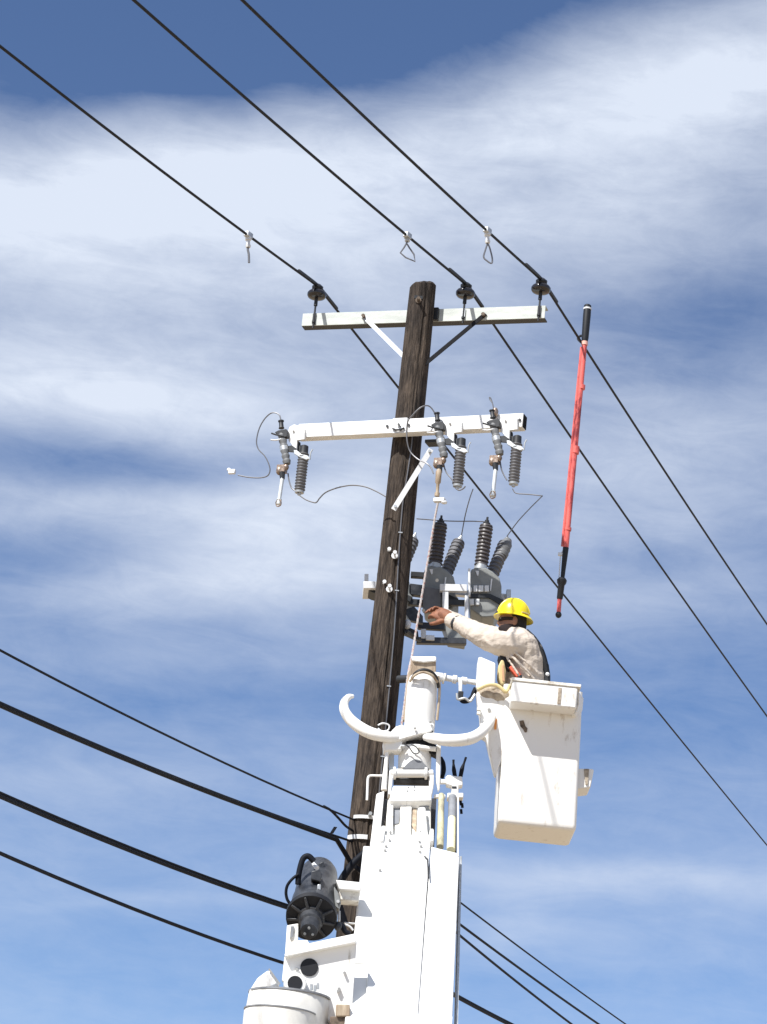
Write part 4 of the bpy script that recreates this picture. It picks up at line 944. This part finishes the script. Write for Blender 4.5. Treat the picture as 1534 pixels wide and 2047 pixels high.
# boom tip hardware, upright, at the head
def fl(nm, poly, Y, th, ma, par=None, bevel=.006): return obj(nm, flat(poly, Y, th), ma, par or dk, bevel=bevel)
def rl(nm, a, b, prof, Y, ma, par=None, sg=20, Y2=None):
    A, B = at(*a, Y), at(*b, Y2 or Y); ka = mpp(A)
    return obj(nm, lathe(NB(), A, B, [(t, r*ka) for t, r in prof], sg), ma, par or dk)
YHd = 19.5
fl('right_block', [(891, 1553), (897, 1549), (915, 1552), (924, 1552), (926, 1570), (918, 1571), (917, 1586), (903, 1586), (904, 1571), (893, 1568)], YHd, .1, 'white')
fl('block_foot', rect(895, 1585, 927, 1595), YHd-.01, .12, 'white')
fl('cross_bar', rect(872, 1558, 906, 1566), YHd+.01, .04, 'white')
fl('cross_bar', rect(868, 1588, 891, 1595), YHd+.01, .04, 'white')
fl('block_slot', rect(904, 1572, 913, 1576), YHd-.004, .006, 'dark', bevel=0)
for pts in (((883, 1513), (886, 1525), (887, 1540), (884, 1556)), ):
    obj('hose', tube(NB(), curve([at(x, y, YHd+.1) for x, y in pts], 5), lerpl([.006, .017, .019, .014], 16), 8), 'cable', dk)
for pts in (((907, 1519), (907, 1527), (908, 1540), (910, 1553)), ((932, 1514), (928, 1526), (924, 1538), (921, 1553))):
    obj('hose_fitting', tube(NB(), curve([at(x, y, YHd+.05) for x, y in pts], 5), lerpl([.009, .008, .016, .015], 16), 8), 'cable', dk)
for (x, y) in ((921, 1606), (924, 1611), (922, 1623)):
    obj('hose_end', tube(NB(), [at(x, y-5, YHd+.08), at(x+1, y+4, YHd+.08)], .010, 6), 'cable', dk)
# winch roller between two flanges
rl('roller', (781, 1546), (866, 1546), [(0, 7), (.06, 7), (.065, 13), (.12, 13), (.125, 9), (.80, 9), (.805, 13), (.86, 13), (.865, 7), (1, 7)], YHd, 'white')
rl('roller_core', (787, 1560), (861, 1562), [(0, 10), (1, 10)], YHd+.09, 'blk2')
fl('roller_cheek', [(779, 1540), (787, 1538), (785, 1566), (782, 1590), (776, 1588)], YHd-.02, .14, 'white')
fl('roller_cheek', [(858, 1545), (868, 1543), (868, 1568), (864, 1592), (859, 1590)], YHd-.02, .14, 'white')
# neck below the pole guides
rl('neck', (830, 1496), (829, 1540), [(0, 33), (1, 33)], YHd+.1, 'white')
ac = NB(); pts = [(805+53*i/14, 1537-19*math.sin(PI*i/14)) for i in range(15)]
prism(ac, [at(x, y, YHd-.03) for x, y in pts], V((0, .02, 0))); obj('arch_shade_plate', ac, 'grey', dk)  # grey arch stands in for shading inside the neck cylinder
rl('neck_ring', (836, 1494), (872, 1498), [(0, 5), (1, 5)], YHd-.02, 'white')
fl('belt', [(812, 1482), (870, 1474), (875, 1512), (862, 1506), (846, 1500), (826, 1500)], YHd+.03, .1, 'blk')
obj('wire_loop', tube(NB(), curve([at(x, y, YHd-.06) for x, y in ((808, 1486), (818, 1494), (826, 1505), (833, 1507), (838, 1503), (832, 1493), (822, 1489))], 5), .0045, 6), 'dark', dk)
fl('clamp_block', [(766, 1479), (790, 1476), (805, 1480), (804, 1500), (768, 1502)], YHd-.03, .14, 'white', bevel=.012)
obj('pivot_pin', tube(NB(), [at(801, 1492, YHd-.04), at(809, 1493, YHd-.04)], .014, 8), 'galv', dk)
obj('left_rod', tube(NB(), [at(774, 1502, YHd), at(772, 1530, YHd), at(770, 1550, YHd), at(768, 1580, YHd-.02)], [.014, .016, .019, .022], 10), 'white', dk)
obj('left_hose', tube(NB(), [at(783, 1500, YHd+.06), at(783, 1548, YHd+.06)], .018, 8), 'galv', dk)
obj('handle', tube(NB(), curve([at(775, 1551, YHd), at(755, 1551, YHd), at(741, 1551, YHd), at(736, 1556, YHd), at(735, 1575, YHd), at(734, 1600, YHd)], 5), .009, 8), 'white', dk)
fl('right_post', [(873, 1488), (882, 1490), (880, 1577), (876, 1583), (872, 1560)], YHd, .04, 'white')
# boom tip drum and the tan insulating section behind it
rl('tip_drum', (838, 1466), (847, 1344), [(0, 29.5), (.05, 30.5), (.5, 31), (.80, 30), (.9, 27), (.96, 20), (1, 9)], YHd+.12, 'white', sg=28)
fl('tan_section', [(818, 1346), (823, 1318), (872, 1320), (872, 1360), (814, 1400)], YHd+.28, .14, 'tan')
fl('tan_edge', [(816, 1345), (824, 1330), (820, 1400), (812, 1440), (806, 1440)], YHd+.2, .06, 'tan')
fl('section_cap', [(822, 1312), (872, 1312), (873, 1321), (868, 1322), (848, 1324), (825, 1321)], YHd+.26, .18, 'white')
obj('cable_wrap', tube(NB(), curve([at(x, y, YHd+dy) for x, y, dy in ((824, 1356, .03), (832, 1345, -.02), (846, 1339, -.03), (862, 1343, -.02), (873, 1355, .02), (877, 1375, .06))], 5), .012, 8), 'dark', dk)
obj('cable_wrap', tube(NB(), curve([at(x, y, YHd+dy) for x, y, dy in ((820, 1362, .03), (830, 1350, -.03), (846, 1344, -.04), (864, 1350, -.03), (875, 1364, .02))], 5), .010, 8), 'tan', dk)
obj('cable_wrap', tube(NB(), curve([at(x, y, YHd+dy) for x, y, dy in ((876, 1352, .05), (879, 1370, .06), (878, 1400, .07), (874, 1440, .08))], 5), .010, 8), 'tan', dk)
bp3 = fl('base_plate', [(776, 1468), (792, 1452), (806, 1448), (812, 1456), (866, 1444), (870, 1452), (864, 1462), (800, 1480), (784, 1482)], YHd-.05, .2, 'white', bevel=.01)
for (x, y) in ((861, 1444), (830, 1456)):
    obj('bolt', cyl(NB(), at(x, y, YHd-.06), at(x, y, YHd-.085), .010, 8), 'galv', bp3)
obj('base_ring', tube(NB(), curve([at(x, y, YHd-.06) for x, y in ((756, 1450), (766, 1446), (778, 1450), (776, 1460), (764, 1462), (756, 1456))], 4), .006, 6), 'galvp', bp3)
fl('hook_nut', rect(853, 1455, 866, 1468), YHd-.04, .06, 'dark', bevel=.004)
obj('pole_bumper', tube(NB(), [at(797, 1358, 20.0), at(826, 1357, 19.9)], .03, 10), 'dark', dk)
# curved pole guides
def horn(pts, rad, Y):
    P = curve([at(x, y, Y+dy) for x, y, dy in pts], 7); k_ = mpp(P[0])
    return obj('pole_guide', tube(NB(), P, [r*k_ for r in lerpl(rad, len(P))], 16), 'white', dk)
horn([(706, 1392, .10), (697, 1394, .08), (689, 1404, .06), (689, 1420, .03), (700, 1438, 0), (722, 1456, -.03), (748, 1468, -.05), (780, 1474, -.04), (806, 1474, 0)], [4, 6.5, 8.5, 10, 11, 12, 12, 11, 8], YHd)
horn([(850, 1474, 0), (866, 1476, -.05), (892, 1480, -.09), (920, 1480, -.09), (945, 1475, -.06), (964, 1463, -.02), (978, 1447, .04), (984, 1432, .10)], [7, 11, 12, 12.5, 12, 11, 10, 8], YHd-.02)
# shaft carrying the bucket
rl('bucket_shaft', (868, 1352), (955, 1365), [(0, 9), (.2, 9), (.21, 6), (.42, 6), (.43, 8.5), (.52, 8.5), (.53, 5), (.62, 5), (.63, 7.5), (.75, 7.5), (.76, 5), (1, 5.5)], YHd+.2, 'galvp', sg=14)
rl('shaft_collar', (886, 1356), (890, 1357), [(0, 11), (1, 11)], YHd+.2, 'white2')
fl('valve_lever', [(917, 1356), (925, 1356), (924, 1394), (918, 1394)], YHd+.15, .03, 'galvp')
obj('valve_body', box(NB(), at(921, 1390, YHd+.16), V((.02, 0, 0)), V((0, .02, 0)), UP*.028), 'dark', dk, bevel=.005)
obj('hose', tube(NB(), curve([at(x, y, YHd+.16) for x, y in ((921, 1396), (926, 1402), (936, 1401), (944, 1394), (948, 1384), (952, 1376))], 5), .018, 8), 'cable', dk)
obj('hose', tube(NB(), curve([at(x, y, YHd+.14) for x, y in ((914, 1386), (916, 1398), (930, 1396), (940, 1402), (950, 1388))], 5), .010, 8), 'galv', dk)

# auger drive beside the boom
YM = 17.75
am = thing('auger_motor', 'black finned hydraulic motor with spoked end plate beside the white boom', 'motor', at(623, 1880, YM))
kmm = mpp(at(623, 1835, YM))
ax_ = (F_*math.cos(R(21))+(U_*.98+R_*.17).normalized()*math.sin(R(21))).normalized()
p0 = at(623, 1833, YM); Lm = .66
rr_ = lambda px_: px_*kmm
obj('housing', lathe(NB(), p0, p0+ax_*Lm, [(0.02, rr_(47)), (.10, rr_(47)), (.12, rr_(46)), (.3, rr_(45)), (.32, rr_(43)), (.75, rr_(41)), (.88, rr_(38)), (.96, rr_(32)), (1.0, rr_(22))], 32), 'blk2', am)
fx, fy = frame(ax_)
rim = obj('end_plate', lathe(NB(), p0-ax_*.02, p0+ax_*.02, [(0, rr_(51)), (1, rr_(52))], 36), 'blk', am)
for k in range(9):
    a = 2*PI*k/9+.2; dr_ = fx*math.cos(a)+fy*math.sin(a); sd2 = ax_.cross(dr_)
    obj('spoke', prism(NB(), [p0-ax_*.045+dr_*rr_(18)+sd2*.011, p0-ax_*.028+dr_*rr_(48)+sd2*.008, p0-ax_*.028+dr_*rr_(48)-sd2*.008, p0-ax_*.045+dr_*rr_(18)-sd2*.011], ax_*.05), 'blk2', am, bevel=.003)
obj('hub', lathe(NB(), p0-ax_*.20, p0, [(0, rr_(10)), (.04, rr_(17)), (.5, rr_(19)), (.55, rr_(23)), (.8, rr_(24)), (.82, rr_(27)), (1, rr_(29))], 24), 'blk2', am)
for k in range(3):
    a = 2*PI*k/3+.5; c = p0-ax_*.205+fx*math.cos(a)*rr_(9)+fy*math.sin(a)*rr_(9); obj('hub_bolt', cyl(NB(), c, c+ax_*.03, .009, 8), 'galv', am)
fl2 = lambda nm, poly, Y, th, ma, bv=.004: obj(nm, flat(poly, Y, th), ma, am, bevel=bv)
fl2('valve_block', [(623, 1742), (640, 1738), (644, 1752), (640, 1762), (622, 1758)], YM-.0, .2, 'blk2')
fl2('valve_cap', [(638, 1726), (648, 1722), (649, 1736), (640, 1738)], YM+.25, .08, 'blk2')
obj('fitting', tube(NB(), [at(626, 1726, YM+.2), at(634, 1736, YM+.15)], [.012, .016], 8), 'galvp', am)
fl2('name_strip', [(635, 1768), (642, 1768), (641, 1786), (634, 1786)], YM-.01, .03, 'galv')
fl2('side_lug', [(668, 1772), (676, 1784), (682, 1804), (678, 1818), (670, 1812)], YM+.05, .1, 'tank')
obj('lug_bolt', cyl(NB(), at(676, 1802, YM+.05), at(676, 1802, YM+.02), .011, 8), 'galvp', am)
obj('hose', tube(NB(), curve([at(x, y, YM+.12) for x, y in ((628, 1722), (617, 1712), (607, 1716), (601, 1732), (597, 1752), (596, 1768))], 6), .020, 10), 'cable', am)
obj('hose', tube(NB(), curve([at(x, y, YM+.1) for x, y in ((597, 1748), (585, 1757), (575, 1770), (572, 1784), (574, 1797), (579, 1806))], 6), .010, 8), 'cable', am)
obj('hose_tee', tube(NB(), curve([at(x, y, YM+.05) for x, y in ((672, 1848), (684, 1850), (690, 1862), (700, 1868))], 5), .018, 8), 'cable', am)
obj('hose_tee', tube(NB(), curve([at(x, y, YM+.08) for x, y in ((690, 1848), (700, 1853), (706, 1860))], 5), .007, 8), 'galvp', am)
obj('hose_fitting', ball(NB(), at(676, 1852, YM+.03), .026, .026, .032), 'blk2', am)
fl('motor_arm', [(672, 1759), (722, 1764), (722, 1781), (678, 1778)], YM+.16, .20, 'white')
fl('motor_arm_web', [(678, 1779), (720, 1782), (718, 1802), (681, 1799)], YM+.2, .16, 'white2')
fl('guard_tube', rect(676, 1820, 681, 1842), YM+.22, .03, 'galvp')
fl('guard_tube', [(688, 1843), (712, 1845), (712, 1848), (688, 1846)], YM+.22, .03, 'galvp')
# bracket plate and auger drum under the motor
YD = 17.3
fl('bracket_flange', [(596, 1880), (615, 1879), (618, 1886), (712, 1866), (712, 1884), (570, 1913), (569, 1907), (592, 1900)], YD-.05, .14, 'white', bevel=.005)
br_ = fl('bracket_plate', [(569, 1912), (714, 1882), (702, 2047), (660, 2047), (640, 2010), (564, 1960)], YD, .05, 'white', bevel=.005)
fl('bracket_post', [(574, 1850), (597, 1846), (596, 1880), (592, 1901), (570, 1908), (572, 1880)], YD+.02, .10, 'white2', bevel=.006)
fl('post_slot', [(582, 1852), (588, 1852), (586, 1872), (580, 1876)], YD+.008, .015, 'grey', bevel=0)
for (x, y, r_, ma) in ((618.5, 1934, 18, 'blk'),):
    c = at(x, y, YD-.008); kk = mpp(c)
    obj('hole_shade_disc', lathe(NB(), c, c+V((0, .02, 0)), [(0, r_*kk), (1, r_*kk)], 26), ma, br_)  # black disc gives the shaded depth of the hole as colour
for (x, y) in ((593, 1937), (597, 1944), (689, 1945), (678, 1977), (676, 1982)):
    obj('bolt', cyl(NB(), at(x, y, YD), at(x, y, YD-.03), .010, 8), 'galv', br_)
fl('end_box', rect(672, 2008, 700, 2032), YD-.1, .1, 'tan')
fl('end_box', rect(660, 2032, 690, 2060), YD-.08, .1, 'rust')
ad = thing('auger_drum', 'rounded white drum below the black motor at the bottom of the boom', 'drum', at(572, 2350, YD))
dc = at(574, 2040, YD+.05); kd = mpp(dc)
def dz(y): return at(574, y, YD+.05).z
top = V((dc.x, dc.y, dz(1990))); low = V((dc.x-.03, dc.y, dz(2330)))
hh = (top-low).length
obj('upper_shell', lathe(NB(), low, top, [(0, 74*kd), (.80, 82*kd), (.805, 85*kd), (.985, 82*kd), (1, 78*kd)], 44), 'drum', ad)
lw = V((dc.x-.045, dc.y-.14, dz(2330))); tp_ = V((dc.x-.045, dc.y-.14, dz(2032)))
obj('lower_shell', lathe(NB(), lw, tp_, [(0, 66*kd), (.98, 72*kd), (1, 70*kd)], 44), 'drum', ad)
obj('shell_seam', lathe(NB(), tp_-UP*.006, tp_+UP*.002, [(0, 73*kd), (1, 73*kd)], 44), 'grey', ad)
obj('shell_seam', lathe(NB(), top-UP*.008, top+UP*.004, [(0, 83.5*kd), (1, 83.5*kd)], 44), 'grey', ad)
fl3 = lambda nm, poly, Y, th, ma, bv=.006: obj(nm, flat(poly, Y, th), ma, ad, bevel=bv)
fl3('side_cover', [(494, 2000), (500, 1978), (515, 1955), (538, 1937), (561, 1967), (520, 1990), (500, 2012)], YD-.05, .2, 'bucket', .02)
obj('cover_edge', tube(NB(), [at(538, 1937, YD-.06), at(552, 1957, YD-.06), at(560, 1968, YD-.06)], .006, 6), 'galv', ad)
c = at(590, 1966, YD-.06); kk = mpp(c)
obj('pin_boss', lathe(NB(), c+V((0, .12, 0)), c, [(0, 23*kk), (.8, 23*kk), (1, 21*kk)], 24), 'white', ad)
obj('pin_bore', lathe(NB(), c+V((0, .02, 0)), c-V((0, .004, 0)), [(0, 15*kk), (1, 15*kk)], 20), 'blk', ad)
for (x, y) in ((623, 1974), (630, 1976), (636, 1972)):
    obj('cover_bolt', tube(NB(), [at(x, y-6, YD-.08), at(x, y+6, YD-.08)], .009, 6), 'galv', ad)
